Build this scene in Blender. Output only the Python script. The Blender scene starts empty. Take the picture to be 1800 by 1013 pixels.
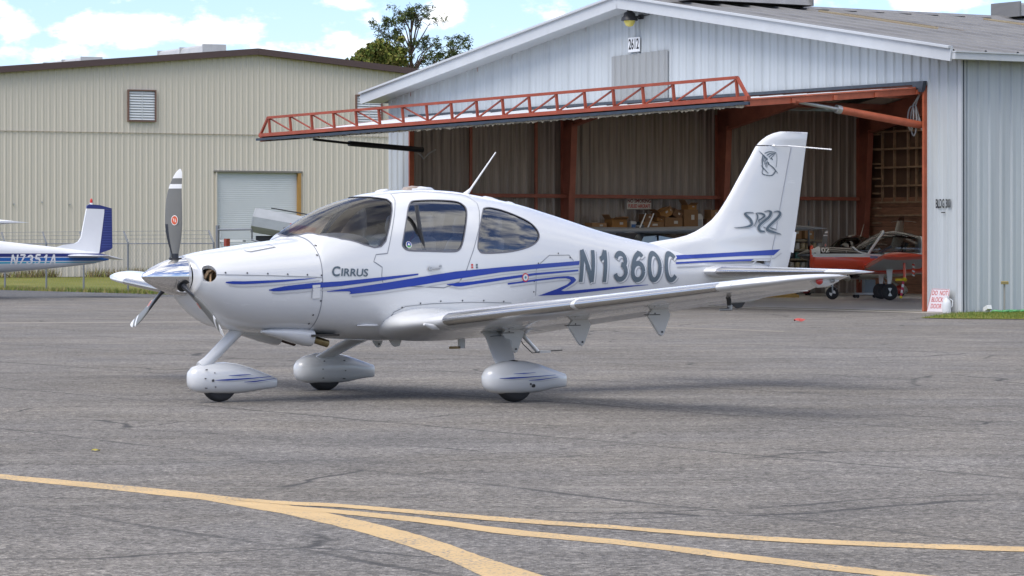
import bpy, bmesh, math, random
import numpy as np
from mathutils import Vector, Matrix, Euler, noise
from mathutils.bvhtree import BVHTree
from mathutils.geometry import delaunay_2d_cdt, tessellate_polygon
R = math.radians
PI = math.pi
SC = bpy.context.scene
COL = SC.collection
random.seed(7)

# ------------------------------------------------------------------ camera, sky, sun, exposure
CAM_H = 1.44
cam = bpy.data.cameras.new('camera')
cam.sensor_width = 36.0
cam.lens = 5800.0 / 1800.0 * 36.0
cam.shift_y = -(506.5 - 433.0) / 1800.0
cam.clip_start = 0.5
cam.clip_end = 6000.0
camo = bpy.data.objects.new('camera', cam)
COL.objects.link(camo)
camo.location = (0, 0, CAM_H)
camo.rotation_euler = (PI / 2, 0, 0)
SC.camera = camo

SUN_DIR = Vector((-0.42, -0.42, 0.80)).normalized()
SUN_EL = math.asin(SUN_DIR.z)
SUN_AZ = math.atan2(SUN_DIR.x, SUN_DIR.y)
sun = bpy.data.lights.new('sun', 'SUN')
sun.energy = 1.3
sun.angle = R(42)
sun.color = (1.0, 0.95, 0.88)
suno = bpy.data.objects.new('sun', sun)
COL.objects.link(suno)
suno.rotation_euler = SUN_DIR.to_track_quat('Z', 'Y').to_euler()

SC.view_settings.view_transform = 'Standard'
SC.view_settings.look = 'None'
SC.view_settings.exposure = 1.25
SC.view_settings.gamma = 1.0
SC.view_settings.use_curve_mapping = False
SC.cycles.max_bounces = 8
SC.cycles.transparent_max_bounces = 12
SC.cycles.caustics_reflective = False
SC.cycles.caustics_refractive = False
SC.cycles.use_denoising = True

world = bpy.data.worlds.new('World')
SC.world = world
world.use_nodes = True
wt = world.node_tree
wt.nodes.clear()
def wn(t, **k):
    n = wt.nodes.new(t)
    for a, b in k.items(): setattr(n, a, b)
    return n
wo = wn('ShaderNodeOutputWorld'); wb = wn('ShaderNodeBackground')
wb.inputs['Strength'].default_value = 0.10
wt.links.new(wb.outputs[0], wo.inputs[0])
sky = wn('ShaderNodeTexSky', sky_type='NISHITA', sun_disc=False)
sky.sun_elevation = SUN_EL; sky.sun_rotation = SUN_AZ
sky.air_density = 1.0; sky.dust_density = 0.3; sky.ozone_density = 1.6
tc = wn('ShaderNodeTexCoord')
nrm = wn('ShaderNodeVectorMath', operation='NORMALIZE'); wt.links.new(tc.outputs['Generated'], nrm.inputs[0])
sep = wn('ShaderNodeSeparateXYZ'); wt.links.new(nrm.outputs[0], sep.inputs[0])
def wmath(op, a, b=None, c=None, clamp=False):
    n = wn('ShaderNodeMath', operation=op, use_clamp=clamp)
    for i, x in enumerate((a, b, c)):
        if x is None: continue
        if isinstance(x, (int, float)): n.inputs[i].default_value = x
        else: wt.links.new(x, n.inputs[i])
    return n.outputs[0]
zc = wmath('MAXIMUM', sep.outputs['Z'], 0.0)
den = wmath('ADD', zc, 0.12)
com = wn('ShaderNodeCombineXYZ')
wt.links.new(wmath('DIVIDE', sep.outputs['X'], den), com.inputs[0])
wt.links.new(wmath('DIVIDE', sep.outputs['Y'], den), com.inputs[1])
com.inputs[2].default_value = 3.7
nz = wn('ShaderNodeTexNoise'); nz.inputs['Scale'].default_value = 1.5; nz.inputs['Detail'].default_value = 9.0
nz.inputs['Roughness'].default_value = 0.62; nz.inputs['Distortion'].default_value = 0.25
wt.links.new(com.outputs[0], nz.inputs['Vector'])
# cumulus standing over the horizon: each is a direction (azimuth, elevation) with a size
field = None
for (u, v, su, sv, amp) in [(215, 52, 150, 42, .34), (385, 55, 95, 34, .32), (20, 45, 60, 40, .30), (785, 15, 65, 40, .30), (600, 0, 70, 22, .26),
                            (985, 28, 55, 28, .22), (1645, 2, 110, 30, .34), (1430, -10, 60, 22, .2), (640, 80, 110, 28, .20), (520, 90, 120, 22, .16), (70, 95, 150, 22, .14)]:
    d = Vector(((u - 900) / 5800.0, 1.0, (433 - v) / 5800.0))
    s1 = wn('ShaderNodeVectorMath', operation='SUBTRACT'); wt.links.new(nrm.outputs[0], s1.inputs[0]); s1.inputs[1].default_value = d.normalized()
    s2 = wn('ShaderNodeVectorMath', operation='MULTIPLY'); wt.links.new(s1.outputs[0], s2.inputs[0]); s2.inputs[1].default_value = (5800 / su, 1.0, 5800 / sv)
    s3 = wn('ShaderNodeVectorMath', operation='LENGTH'); wt.links.new(s2.outputs[0], s3.inputs[0])
    e = wmath('MULTIPLY', wmath('SUBTRACT', 1.0, wmath('MINIMUM', s3.outputs['Value'], 1.0)), amp)
    field = e if field is None else wmath('MAXIMUM', field, e)
nz2 = wn('ShaderNodeTexNoise'); nz2.inputs['Scale'].default_value = 95.0; nz2.inputs['Detail'].default_value = 8.0; nz2.inputs['Roughness'].default_value = 0.6
sc2 = wn('ShaderNodeVectorMath', operation='MULTIPLY'); sc2.inputs[1].default_value = (1, 1, 1.9); wt.links.new(nrm.outputs[0], sc2.inputs[0]); wt.links.new(sc2.outputs[0], nz2.inputs['Vector'])
low = wmath('ADD', field, wmath('MULTIPLY', wmath('SUBTRACT', nz2.outputs['Fac'], 0.5), 0.62))
lowm = wn('ShaderNodeMapRange', interpolation_type='SMOOTHSTEP'); wt.links.new(low, lowm.inputs[0])
lowm.inputs[1].default_value = 0.02; lowm.inputs[2].default_value = 0.24
hi = wn('ShaderNodeMapRange', interpolation_type='SMOOTHSTEP'); wt.links.new(nz.outputs['Fac'], hi.inputs[0])
hi.inputs[1].default_value = 0.45; hi.inputs[2].default_value = 0.60
# the high broken cloud thins out towards the horizon, where single cumulus stand
fade = wn('ShaderNodeMapRange', interpolation_type='SMOOTHSTEP'); wt.links.new(zc, fade.inputs[0]); fade.inputs[1].default_value = 0.078; fade.inputs[2].default_value = 0.13
cl = wmath('MAXIMUM', lowm.outputs[0], wmath('MULTIPLY', hi.outputs[0], fade.outputs[0]), clamp=True)
SKYTINT = wn('ShaderNodeMix', data_type='RGBA', blend_type='MULTIPLY'); SKYTINT.inputs[0].default_value = 1.0
wt.links.new(sky.outputs[0], SKYTINT.inputs[6]); SKYTINT.inputs[7].default_value = (0.56, 0.625, 0.86, 1)
mixc = wn('ShaderNodeMix', data_type='RGBA'); wt.links.new(cl, mixc.inputs[0]); wt.links.new(SKYTINT.outputs[2], mixc.inputs[6])
mixc.inputs[7].default_value = (6.9, 6.85, 6.8, 1)
wt.links.new(mixc.outputs[2], wb.inputs['Color'])

# ------------------------------------------------------------------ helpers
MATS = {}
def pbsdf(m): return next(n for n in m.node_tree.nodes if n.type == 'BSDF_PRINCIPLED')
def M(name, col, rough=0.5, metal=0.0, var=0.0, vscale=3.0, bump=0.0, bscale=40.0, stretch=(1, 1, 1), coat=0.0, spec=0.5, rvar=0.0, emit=0.0):
    if name in MATS: return MATS[name]
    m = bpy.data.materials.new(name); m.use_nodes = True; MATS[name] = m
    nt = m.node_tree; b = pbsdf(m)
    b.inputs['Base Color'].default_value = (*col, 1); b.inputs['Roughness'].default_value = rough; b.inputs['Metallic'].default_value = metal
    b.inputs['Coat Weight'].default_value = coat; b.inputs['Coat Roughness'].default_value = 0.05; b.inputs['Specular IOR Level'].default_value = spec
    if emit: b.inputs['Emission Color'].default_value = (*col, 1); b.inputs['Emission Strength'].default_value = emit
    if var or bump or rvar:
        t = nt.nodes.new('ShaderNodeTexCoord'); mp = nt.nodes.new('ShaderNodeMapping'); mp.inputs['Scale'].default_value = stretch
        nt.links.new(t.outputs['Object'], mp.inputs['Vector'])
    if var or rvar:
        n = nt.nodes.new('ShaderNodeTexNoise'); n.inputs['Scale'].default_value = vscale; n.inputs['Detail'].default_value = 6; n.inputs['Roughness'].default_value = .65
        nt.links.new(mp.outputs[0], n.inputs['Vector'])
    if var:
        mr = nt.nodes.new('ShaderNodeMapRange'); nt.links.new(n.outputs['Fac'], mr.inputs[0]); mr.inputs[1].default_value = .25; mr.inputs[2].default_value = .75
        mr.inputs[3].default_value = 1 - var; mr.inputs[4].default_value = 1 + var
        mx = nt.nodes.new('ShaderNodeMix'); mx.data_type = 'RGBA'; mx.blend_type = 'MULTIPLY'; mx.inputs[0].default_value = 1
        mx.inputs[6].default_value = (*col, 1); nt.links.new(mr.outputs[0], mx.inputs[7]); nt.links.new(mx.outputs[2], b.inputs['Base Color'])
    if rvar:
        m2 = nt.nodes.new('ShaderNodeMapRange'); nt.links.new(n.outputs['Fac'], m2.inputs[0]); m2.inputs[1].default_value = .3; m2.inputs[2].default_value = .7
        m2.inputs[3].default_value = max(0, rough - rvar); m2.inputs[4].default_value = rough + rvar; nt.links.new(m2.outputs[0], b.inputs['Roughness'])
    if bump:
        n2 = nt.nodes.new('ShaderNodeTexNoise'); n2.inputs['Scale'].default_value = bscale; n2.inputs['Detail'].default_value = 4; nt.links.new(mp.outputs[0], n2.inputs['Vector'])
        bp = nt.nodes.new('ShaderNodeBump'); bp.inputs['Strength'].default_value = bump; bp.inputs['Distance'].default_value = .02; nt.links.new(n2.outputs['Fac'], bp.inputs['Height'])
        nt.links.new(bp.outputs[0], b.inputs['Normal'])
    return m
def GLASS(name, tint, ior=1.55, gain=1.6):
    if name in MATS: return MATS[name]
    m = bpy.data.materials.new(name); m.use_nodes = True; MATS[name] = m; nt = m.node_tree; nt.nodes.clear()
    o = nt.nodes.new('ShaderNodeOutputMaterial'); mix = nt.nodes.new('ShaderNodeMixShader'); t = nt.nodes.new('ShaderNodeBsdfTransparent'); g = nt.nodes.new('ShaderNodeBsdfGlossy')
    t.inputs[0].default_value = (*tint, 1); g.inputs['Roughness'].default_value = 0.0
    f = nt.nodes.new('ShaderNodeFresnel'); f.inputs[0].default_value = ior
    mu = nt.nodes.new('ShaderNodeMath'); mu.operation = 'MULTIPLY'; mu.use_clamp = True; nt.links.new(f.outputs[0], mu.inputs[0]); mu.inputs[1].default_value = gain
    nt.links.new(mu.outputs[0], mix.inputs[0]); nt.links.new(t.outputs[0], mix.inputs[1]); nt.links.new(g.outputs[0], mix.inputs[2]); nt.links.new(mix.outputs[0], o.inputs[0])
    return m
def link(o, parent=None):
    COL.objects.link(o)
    if parent: o.parent = parent
    return o
def tag(o, label=None, cat=None, group=None, kind=None):
    if label: o['label'] = label
    if cat: o['category'] = cat
    if group: o['group'] = group
    if kind: o['kind'] = kind
    return o
def thing(name, label, cat, loc=(0, 0, 0), rz=0.0, group=None):
    o = bpy.data.objects.new(name, None); COL.objects.link(o); o.empty_display_size = .2
    o.location = loc; o.rotation_euler = (0, 0, rz)
    return tag(o, label, cat, group)
class MB:
    def __init__(s): s.v = []; s.f = []; s.mi = []
    def add(s, vs, fs, mi=0):
        n = len(s.v); s.v += [tuple(x) for x in vs]; s.f += [tuple(i + n for i in f) for f in fs]; s.mi += [mi] * len(fs); return s
    def box(s, c, d, rot=None, mi=0):
        x, y, z = d[0] / 2, d[1] / 2, d[2] / 2
        vs = [Vector((i * x, j * y, k * z)) for i in (-1, 1) for j in (-1, 1) for k in (-1, 1)]
        if rot is not None:
            m = rot if isinstance(rot, Matrix) else Euler(rot).to_matrix()
            vs = [m @ v for v in vs]
        c = Vector(c)
        return s.add([v + c for v in vs], [(0, 1, 3, 2), (4, 6, 7, 5), (0, 4, 5, 1), (2, 3, 7, 6), (0, 2, 6, 4), (1, 5, 7, 3)], mi)
    def bar(s, a, b, w, h=None, mi=0, up=(0, 0, 1)):
        a, b = Vector(a), Vector(b); d = (b - a); L = d.length; d.normalize(); u = Vector(up)
        if abs(d.dot(u)) > .98: u = Vector((1, 0, 0))
        x = d.cross(u).normalized(); z = x.cross(d)
        m = Matrix((x, d, z)).transposed()
        return s.box((a + b) / 2, (w, L, h or w), m, mi)
    def tube(s, pts, r, seg=8, cap=True, mi=0):
        pts = [Vector(p) for p in pts]; n = len(pts); rs = r if isinstance(r, (list, tuple)) else [r] * n
        vs = []; fs = []; px = None
        for i, p in enumerate(pts):
            d = (pts[min(i + 1, n - 1)] - pts[max(i - 1, 0)]).normalized()
            if px is None:
                px = d.cross(Vector((0, 0, 1)) if abs(d.z) < .9 else Vector((1, 0, 0))).normalized()
            else: px = (px - d * px.dot(d)).normalized()
            py = d.cross(px)
            for k in range(seg):
                t = 2 * PI * k / seg; vs.append(p + (px * math.cos(t) + py * math.sin(t)) * rs[i])
        for i in range(n - 1):
            for k in range(seg):
                k2 = (k + 1) % seg; fs.append((i * seg + k, i * seg + k2, (i + 1) * seg + k2, (i + 1) * seg + k))
        if cap: fs.append(tuple(range(seg))[::-1]); fs.append(tuple((n - 1) * seg + k for k in range(seg)))
        return s.add(vs, fs, mi)
    def lathe(s, prof, c=(0, 0, 0), axis='z', seg=24, mi=0):
        vs = []; fs = []; n = len(prof)
        for (r, h) in prof:
            for k in range(seg):
                t = 2 * PI * k / seg; x, y = r * math.cos(t), r * math.sin(t)
                vs.append({'z': (x, y, h), 'x': (h, x, y), 'y': (x, h, y)}[axis])
        for i in range(n - 1):
            for k in range(seg):
                k2 = (k + 1) % seg; fs.append((i * seg + k, i * seg + k2, (i + 1) * seg + k2, (i + 1) * seg + k))
        fs.append(tuple(range(seg))[::-1]); fs.append(tuple((n - 1) * seg + k for k in range(seg)))
        c = Vector(c); return s.add([Vector(v) + c for v in vs], fs, mi)
    def prism(s, poly, z0, z1, axis='z', mi=0):
        """poly in the plane, extruded from z0 to z1 along axis (z: poly=(x,y); y: poly=(x,z); x: poly=(y,z))"""
        n = len(poly)
        def P(p, h): return {'z': (p[0], p[1], h), 'y': (p[0], h, p[1]), 'x': (h, p[0], p[1])}[axis]
        vs = [P(p, z0) for p in poly] + [P(p, z1) for p in poly]
        tri = tessellate_polygon([[Vector((p[0], p[1], 0)) for p in poly]])
        fs = [tuple(t) for t in tri] + [tuple(i + n for i in t)[::-1] for t in tri] + [(i, (i + 1) % n, n + (i + 1) % n, n + i) for i in range(n)]
        return s.add(vs, fs, mi)
    def mesh(s, name, mats, smooth=None, recalc=True):
        me = bpy.data.meshes.new(name); me.from_pydata(s.v, [], s.f)
        for m in (mats if isinstance(mats, (list, tuple)) else [mats]): me.materials.append(m)
        if isinstance(mats, (list, tuple)) and len(mats) > 1: me.polygons.foreach_set('material_index', s.mi)
        if recalc:
            bm = bmesh.new(); bm.from_mesh(me); bmesh.ops.recalc_face_normals(bm, faces=bm.faces[:]); bm.to_mesh(me); bm.free()
        if smooth is not None:
            me.shade_smooth(); me.set_sharp_from_angle(angle=R(smooth))
        me.update(); return me
    def build(s, name, mats, parent=None, smooth=None, loc=None, recalc=True):
        o = bpy.data.objects.new(name, s.mesh(name, mats, smooth, recalc)); link(o, parent)
        if loc: o.location = loc
        return o
def superloft(secs, nseg=28, nu=2.2, nl=2.2, P=None):
    """secs: (a, half width, top, bottom, mid); closed smooth hull"""
    P = P or (lambda a, l, z: (a, -l, z)); mb = MB(); vs = []; fs = []
    for (a, w, zt, zb, zm) in secs:
        for k in range(nseg):
            p = 2 * PI * k / nseg; sp, cp = math.sin(p), math.cos(p); n = nu if cp >= 0 else nl
            l = w * math.copysign(abs(sp) ** (2 / n), sp); z = zm + ((zt - zm) * abs(cp) ** (2 / n) if cp >= 0 else -(zm - zb) * abs(cp) ** (2 / n))
            vs.append(P(a, l, z))
    m = len(secs)
    for i in range(m - 1):
        for k in range(nseg):
            k2 = (k + 1) % nseg; fs.append((i * nseg + k, i * nseg + k2, (i + 1) * nseg + k2, (i + 1) * nseg + k))
    fs.append(tuple(range(nseg))); fs.append(tuple((m - 1) * nseg + k for k in range(nseg)))
    return mb.add(vs, fs)
def pchip(xs, ys):
    xs = np.array(xs, float); ys = np.array(ys, float); h = np.diff(xs); d = np.diff(ys) / h
    m = np.zeros(len(xs)); m[0] = d[0]; m[-1] = d[-1]
    for i in range(1, len(xs) - 1):
        if d[i - 1] * d[i] > 0:
            w1 = 2 * h[i] + h[i - 1]; w2 = h[i] + 2 * h[i - 1]; m[i] = (w1 + w2) / (w1 / d[i - 1] + w2 / d[i])
    xs = xs.tolist(); ys = ys.tolist(); h = h.tolist(); m = m.tolist()
    import bisect
    def f(x):
        x = min(max(x, xs[0]), xs[-1]); i = min(max(bisect.bisect_right(xs, x) - 1, 0), len(xs) - 2); t = (x - xs[i]) / h[i]
        return (1 + 2 * t) * (1 - t) ** 2 * ys[i] + t * (1 - t) ** 2 * h[i] * m[i] + t * t * (3 - 2 * t) * ys[i + 1] + t * t * (t - 1) * h[i] * m[i + 1]
    return f
def airfoil(n=14, t=.14, camber=.02, c0=0., c1=1.):
    """closed loop of (chord fraction, height / chord), upper surface first from c1 to c0 and back below"""
    def th(x): return 5 * t * (.2969 * math.sqrt(max(x, 0)) - .126 * x - .3516 * x ** 2 + .2843 * x ** 3 - .1015 * x ** 4) + .0006
    def cm(x): return camber / .16 * (.8 * x - x * x) if x < .4 else camber / .36 * (.2 + .8 * x - x * x)
    xs = [c0 + (c1 - c0) * (1 - math.cos(PI * i / n)) / 2 for i in range(n + 1)]
    if c0 > 0: xs = [c0 + (c1 - c0) * i / n for i in range(n + 1)]
    up = [(x, cm(x) + th(x)) for x in reversed(xs)]; lo = [(x, cm(x) - th(x)) for x in (xs[1:] if c0 == 0 else xs)]
    return up + lo
def wing_mb(stations, c0=0., c1=1., n=14, camber=.02, side=1, droop=0., P=None):
    """stations: (l, aLE, chord, z at LE, thickness, incidence deg)"""
    P = P or (lambda a, l, z: (a, -l, z)); vs = []; fs = []; m = 0
    for (l, a0, c, z0, t, inc) in stations:
        prof = airfoil(n, t, camber, c0, c1); m = len(prof); s, k = math.sin(R(inc)), math.cos(R(inc))
        for (x, y) in prof:
            if droop:
                dx, dy = x - c0, y; sd, cd = math.sin(R(droop)), math.cos(R(droop)); x, y = c0 + dx * cd + dy * sd, dy * cd - dx * sd
            vs.append(P(a0 + c * (x * k + y * s), side * l, z0 + c * (y * k - x * s)))
    q = len(stations)
    for i in range(q - 1):
        for j in range(m):
            j2 = (j + 1) % m; fs.append((i * m + j, i * m + j2, (i + 1) * m + j2, (i + 1) * m + j))
    fs.append(tuple(range(m))); fs.append(tuple((q - 1) * m + j for j in range(m)))
    return MB().add(vs, fs)
def text_poly(txt, size=1.0, bold=0.0, xs=1.0, shear=0.0, align='CENTER', gap=1.0):
    cu = bpy.data.curves.new('t', 'FONT'); cu.body = txt; cu.size = size; cu.offset = bold; cu.align_x = align; cu.align_y = 'CENTER'; cu.shear = shear; cu.space_character = gap
    cu.resolution_u = 4; cu.fill_mode = 'FRONT'
    o = bpy.data.objects.new('t', cu); COL.objects.link(o)
    dg = bpy.context.evaluated_depsgraph_get(); me = bpy.data.meshes.new_from_object(o.evaluated_get(dg))
    vs = [(v.co.x * xs, v.co.y) for v in me.vertices]; fs = [tuple(p.vertices) for p in me.polygons]
    bpy.data.objects.remove(o); bpy.data.curves.remove(cu); bpy.data.meshes.remove(me)
    return vs, fs
def resample(pts, step):
    """polyline of tuples resampled to about step, linear in every component"""
    out = [tuple(pts[0])]
    for p, q in zip(pts[:-1], pts[1:]):
        d = math.hypot(q[0] - p[0], q[1] - p[1]); n = max(1, int(math.ceil(d / step)))
        for i in range(1, n + 1): out.append(tuple(a + (b - a) * i / n for a, b in zip(p, q)))
    return out
def smooth_line(pts, n=6):
    """Catmull-Rom through the points (any number of components)"""
    out = []; P = [pts[0]] + list(pts) + [pts[-1]]
    for i in range(1, len(P) - 2):
        p0, p1, p2, p3 = P[i - 1:i + 3]
        for k in range(n):
            t = k / n; out.append(tuple(.5 * (2 * b + (c - a) * t + (2 * a - 5 * b + 4 * c - d) * t * t + (3 * b - a - 3 * c + d) * t ** 3) for a, b, c, d in zip(p0, p1, p2, p3)))
    out.append(tuple(pts[-1])); return out
def stroke(pts):
    """(x, y, width) polyline to a ribbon: verts, quads"""
    vs = []; fs = []; n = len(pts)
    for i, (x, y, w) in enumerate(pts):
        a = pts[max(i - 1, 0)]; b = pts[min(i + 1, n - 1)]; dx, dy = b[0] - a[0], b[1] - a[1]; L = math.hypot(dx, dy) or 1
        vs += [(x - dy / L * w / 2, y + dx / L * w / 2), (x + dy / L * w / 2, y - dx / L * w / 2)]
    return vs, [(2 * i, 2 * i + 1, 2 * i + 3, 2 * i + 2) for i in range(n - 1)]
def pip(x, y, poly):
    c = False; j = len(poly) - 1
    for i in range(len(poly)):
        xi, yi = poly[i][0], poly[i][1]; xj, yj = poly[j][0], poly[j][1]
        if (yi > y) != (yj > y) and x < (xj - xi) * (y - yi) / (yj - yi) + xi: c = not c
        j = i
    return c

# ------------------------------------------------------------------ materials
WHITE = M('white_gelcoat', (.635, .64, .64), .24, coat=.6, var=.035, vscale=2.2, stretch=(.4, 1, 1.6), rvar=.05)
BLUE = M('blue_vinyl', (.004, .032, .29), .35, coat=.2)
GREYV = M('grey_vinyl', (.42, .42, .43), .4)
SLATE = M('slate_vinyl', (.085, .115, .14), .4)
SEAM = M('seam_line', (.22, .23, .25), .6)
RUBBER = M('tyre_rubber', (.025, .025, .027), .75, bump=.2, bscale=60)
BLACK = M('black_plastic', (.02, .02, .022), .45)
CHROME = M('polished_metal', (.70, .70, .71), .07, 1.0)
TITAN = M('titanium_panel', (.56, .55, .53), .24, 1.0)
STEEL = M('galvanised_steel', (.42, .43, .44), .45, .8, var=.15, vscale=4)
# ------------------------------------------------------------------ ground
HC0 = Vector((-3.45, 92.2, 0)); HEX = Vector((.536, -.844, 0)).normalized(); HEY = Vector((.844, .536, 0)).normalized()
H_ANG = math.atan2(HEX.y, HEX.x)
def hw(x, y, z=0.0): return HC0 + HEX * x + HEY * y + Vector((0, 0, z))     # hangar plan to world
def asphalt(name, base, grain=.40, crack=1.0, tint=(1, 1, 1)):
    m = bpy.data.materials.new(name); m.use_nodes = True; nt = m.node_tree; b = pbsdf(m)
    def N(t, **k):
        n = nt.nodes.new(t)
        for a, c in k.items(): setattr(n, a, c)
        return n
    L = nt.links.new
    def math_(op, a, b_=None, clamp=False):
        n = N('ShaderNodeMath', operation=op, use_clamp=clamp)
        for i, x in enumerate((a, b_)):
            if x is None: continue
            if isinstance(x, (int, float)): n.inputs[i].default_value = x
            else: L(x, n.inputs[i])
        return n.outputs[0]
    def rng(x, a, b_, c, d, smooth=False):
        n = N('ShaderNodeMapRange'); L(x, n.inputs[0])
        if smooth: n.interpolation_type = 'SMOOTHSTEP'
        for i, q in enumerate((a, b_, c, d)): n.inputs[i + 1].default_value = q
        return n.outputs[0]
    t = N('ShaderNodeTexCoord'); co = t.outputs['Object']
    def noise_(scale, detail=4, rough=.6, vec=None):
        n = N('ShaderNodeTexNoise'); n.inputs['Scale'].default_value = scale; n.inputs['Detail'].default_value = detail; n.inputs['Roughness'].default_value = rough
        L(vec or co, n.inputs['Vector']); return n.outputs['Fac']
    rot = N('ShaderNodeMapping'); L(co, rot.inputs[0]); rot.inputs['Rotation'].default_value = (0, 0, R(53)); rot.inputs['Scale'].default_value = (.10, 1, 1)
    big = rng(noise_(.13, 6, .65), .3, .7, .80, 1.20)
    mid = rng(noise_(.8, 7, .75), .3, .7, .80, 1.20)
    streak = rng(noise_(1.6, 6, .7, rot.outputs[0]), .3, .7, .80, 1.20)
    rot2 = N('ShaderNodeMapping'); L(co, rot2.inputs[0]); rot2.inputs['Rotation'].default_value = (0, 0, R(56)); rot2.inputs['Scale'].default_value = (.05, 1, 1)
    lines = rng(noise_(2.3, 3, .5, rot2.outputs[0]), .625, .68, 0, 1, True)
    pl = math_('MULTIPLY', lines, rng(noise_(.7, 3), .45, .62, 0, .55))
    vor = N('ShaderNodeTexVoronoi'); vor.inputs['Scale'].default_value = 85; L(co, vor.inputs['Vector'])
    sepc = N('ShaderNodeSeparateColor'); L(vor.outputs['Color'], sepc.inputs[0])
    vor2 = N('ShaderNodeTexVoronoi'); vor2.inputs['Scale'].default_value = 30; L(co, vor2.inputs['Vector'])
    sep2 = N('ShaderNodeSeparateColor'); L(vor2.outputs['Color'], sep2.inputs[0])
    g1 = rng(sepc.outputs[0], 0, 1, 1 - grain * 1.25, 1 + grain * 1.25); g2 = rng(sep2.outputs[1], 0, 1, 1 - grain * .8, 1 + grain * .8)
    g3 = rng(noise_(16, 4, .75), .3, .7, 1 - grain * .85, 1 + grain * .85)
    big = math_('MULTIPLY', big, math_('SUBTRACT', 1.0, math_('MULTIPLY', rng(noise_(.75, 5, .6), .62, .72, 0, .30, True), rng(noise_(6, 3), .35, .6, .2, 1))))      # oil and water stains
    val = math_('MULTIPLY', math_('MULTIPLY', math_('MULTIPLY', big, mid), math_('MULTIPLY', streak, g3)), math_('MULTIPLY', g1, g2))
    # cracks: cell edges of a few metres, wandering, broken up
    wob = N('ShaderNodeTexNoise'); wob.inputs['Scale'].default_value = .55; wob.inputs['Detail'].default_value = 7; L(co, wob.inputs['Vector'])
    ad = N('ShaderNodeVectorMath', operation='MULTIPLY_ADD'); L(wob.outputs['Color'], ad.inputs[0]); ad.inputs[1].default_value = (1.1, 1.1, 0); L(co, ad.inputs[2])
    st = N('ShaderNodeMapping'); L(ad.outputs[0], st.inputs[0]); st.inputs['Scale'].default_value = (.30, .42, 1); st.inputs['Rotation'].default_value = (0, 0, R(20))
    vc = N('ShaderNodeTexVoronoi', feature='DISTANCE_TO_EDGE'); vc.inputs['Scale'].default_value = .8; L(st.outputs[0], vc.inputs['Vector'])
    ck = math_('MULTIPLY', rng(vc.outputs['Distance'], .001, .008, 1, 0, True), rng(noise_(.45, 4), .40, .54, 0, .85 * crack))
    # joints between the paving lanes
    lane = N('ShaderNodeMapping'); L(co, lane.inputs[0]); lane.inputs['Rotation'].default_value = (0, 0, R(57.6))
    ls = N('ShaderNodeSeparateXYZ'); L(lane.outputs[0], ls.inputs[0])
    ly = math_('ADD', ls.outputs[1], math_('MULTIPLY', noise_(.5, 4), .22))
    fr_ = math_('ABSOLUTE', math_('SUBTRACT', math_('FRACT', math_('DIVIDE', ly, 3.05)), .5))
    jt = math_('MULTIPLY', rng(fr_, .004, .016, 1, 0, True), rng(noise_(.25, 4), .38, .58, .15, .75))
    ck = math_('MAXIMUM', ck, math_('MULTIPLY', jt, crack), True)
    hue = N('ShaderNodeMix', data_type='RGBA'); L(rng(noise_(.35, 4), .35, .65, 0, 1), hue.inputs[0])
    hue.inputs[6].default_value = (base * 1.0 * tint[0], base * .985 * tint[1], base * .97 * tint[2], 1); hue.inputs[7].default_value = (base * 1.05 * tint[0], base * 1.0 * tint[1], base * .92 * tint[2], 1)
    m1 = N('ShaderNodeMix', data_type='RGBA', blend_type='MULTIPLY'); m1.inputs[0].default_value = 1; L(hue.outputs[2], m1.inputs[6]); L(val, m1.inputs[7])
    m2 = N('ShaderNodeMix', data_type='RGBA'); L(pl, m2.inputs[0]); L(m1.outputs[2], m2.inputs[6]); m2.inputs[7].default_value = (base * 1.65, base * 1.55, base * 1.38, 1)
    # pale mineral patches and scuffs
    sc = math_('MULTIPLY', rng(noise_(1.1, 7, .7), .60, .70, 0, .7, True), rng(noise_(9, 3), .45, .55, 0, 1))
    m3 = N('ShaderNodeMix', data_type='RGBA'); L(sc, m3.inputs[0]); L(m2.outputs[2], m3.inputs[6]); m3.inputs[7].default_value = (base * 1.75, base * 1.6, base * 1.35, 1)
    m4 = N('ShaderNodeMix', data_type='RGBA'); L(ck, m4.inputs[0]); L(m3.outputs[2], m4.inputs[6]); m4.inputs[7].default_value = (base * .30, base * .29, base * .28, 1)
    L(m4.outputs[2], b.inputs['Base Color']); b.inputs['Roughness'].default_value = .9; b.inputs['Specular IOR Level'].default_value = .3
    bp = N('ShaderNodeBump'); bp.inputs['Strength'].default_value = .6; bp.inputs['Distance'].default_value = .012
    hgt = math_('SUBTRACT', math_('ADD', vor.outputs['Distance'], math_('MULTIPLY', vor2.outputs['Distance'], 1.3)), math_('MULTIPLY', ck, 1.5)); L(hgt, bp.inputs['Height']); L(bp.outputs[0], b.inputs['Normal'])
    return m
ASPH = asphalt('weathered_asphalt', .158, tint=(1.055, 1.0, .935))
ASPH2 = asphalt('darker_asphalt', .105, crack=.3, tint=(.97, 1.0, 1.06))  # darker, less cracked asphalt for the strip along the grass
CONC = M('pale_concrete', (.36, .335, .29), .85, var=.22, vscale=1.2, bump=.2, bscale=30)
FLOORM = M('hangar_concrete', (.50, .49, .47), .55, var=.3, vscale=.7, rvar=.15)
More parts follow.
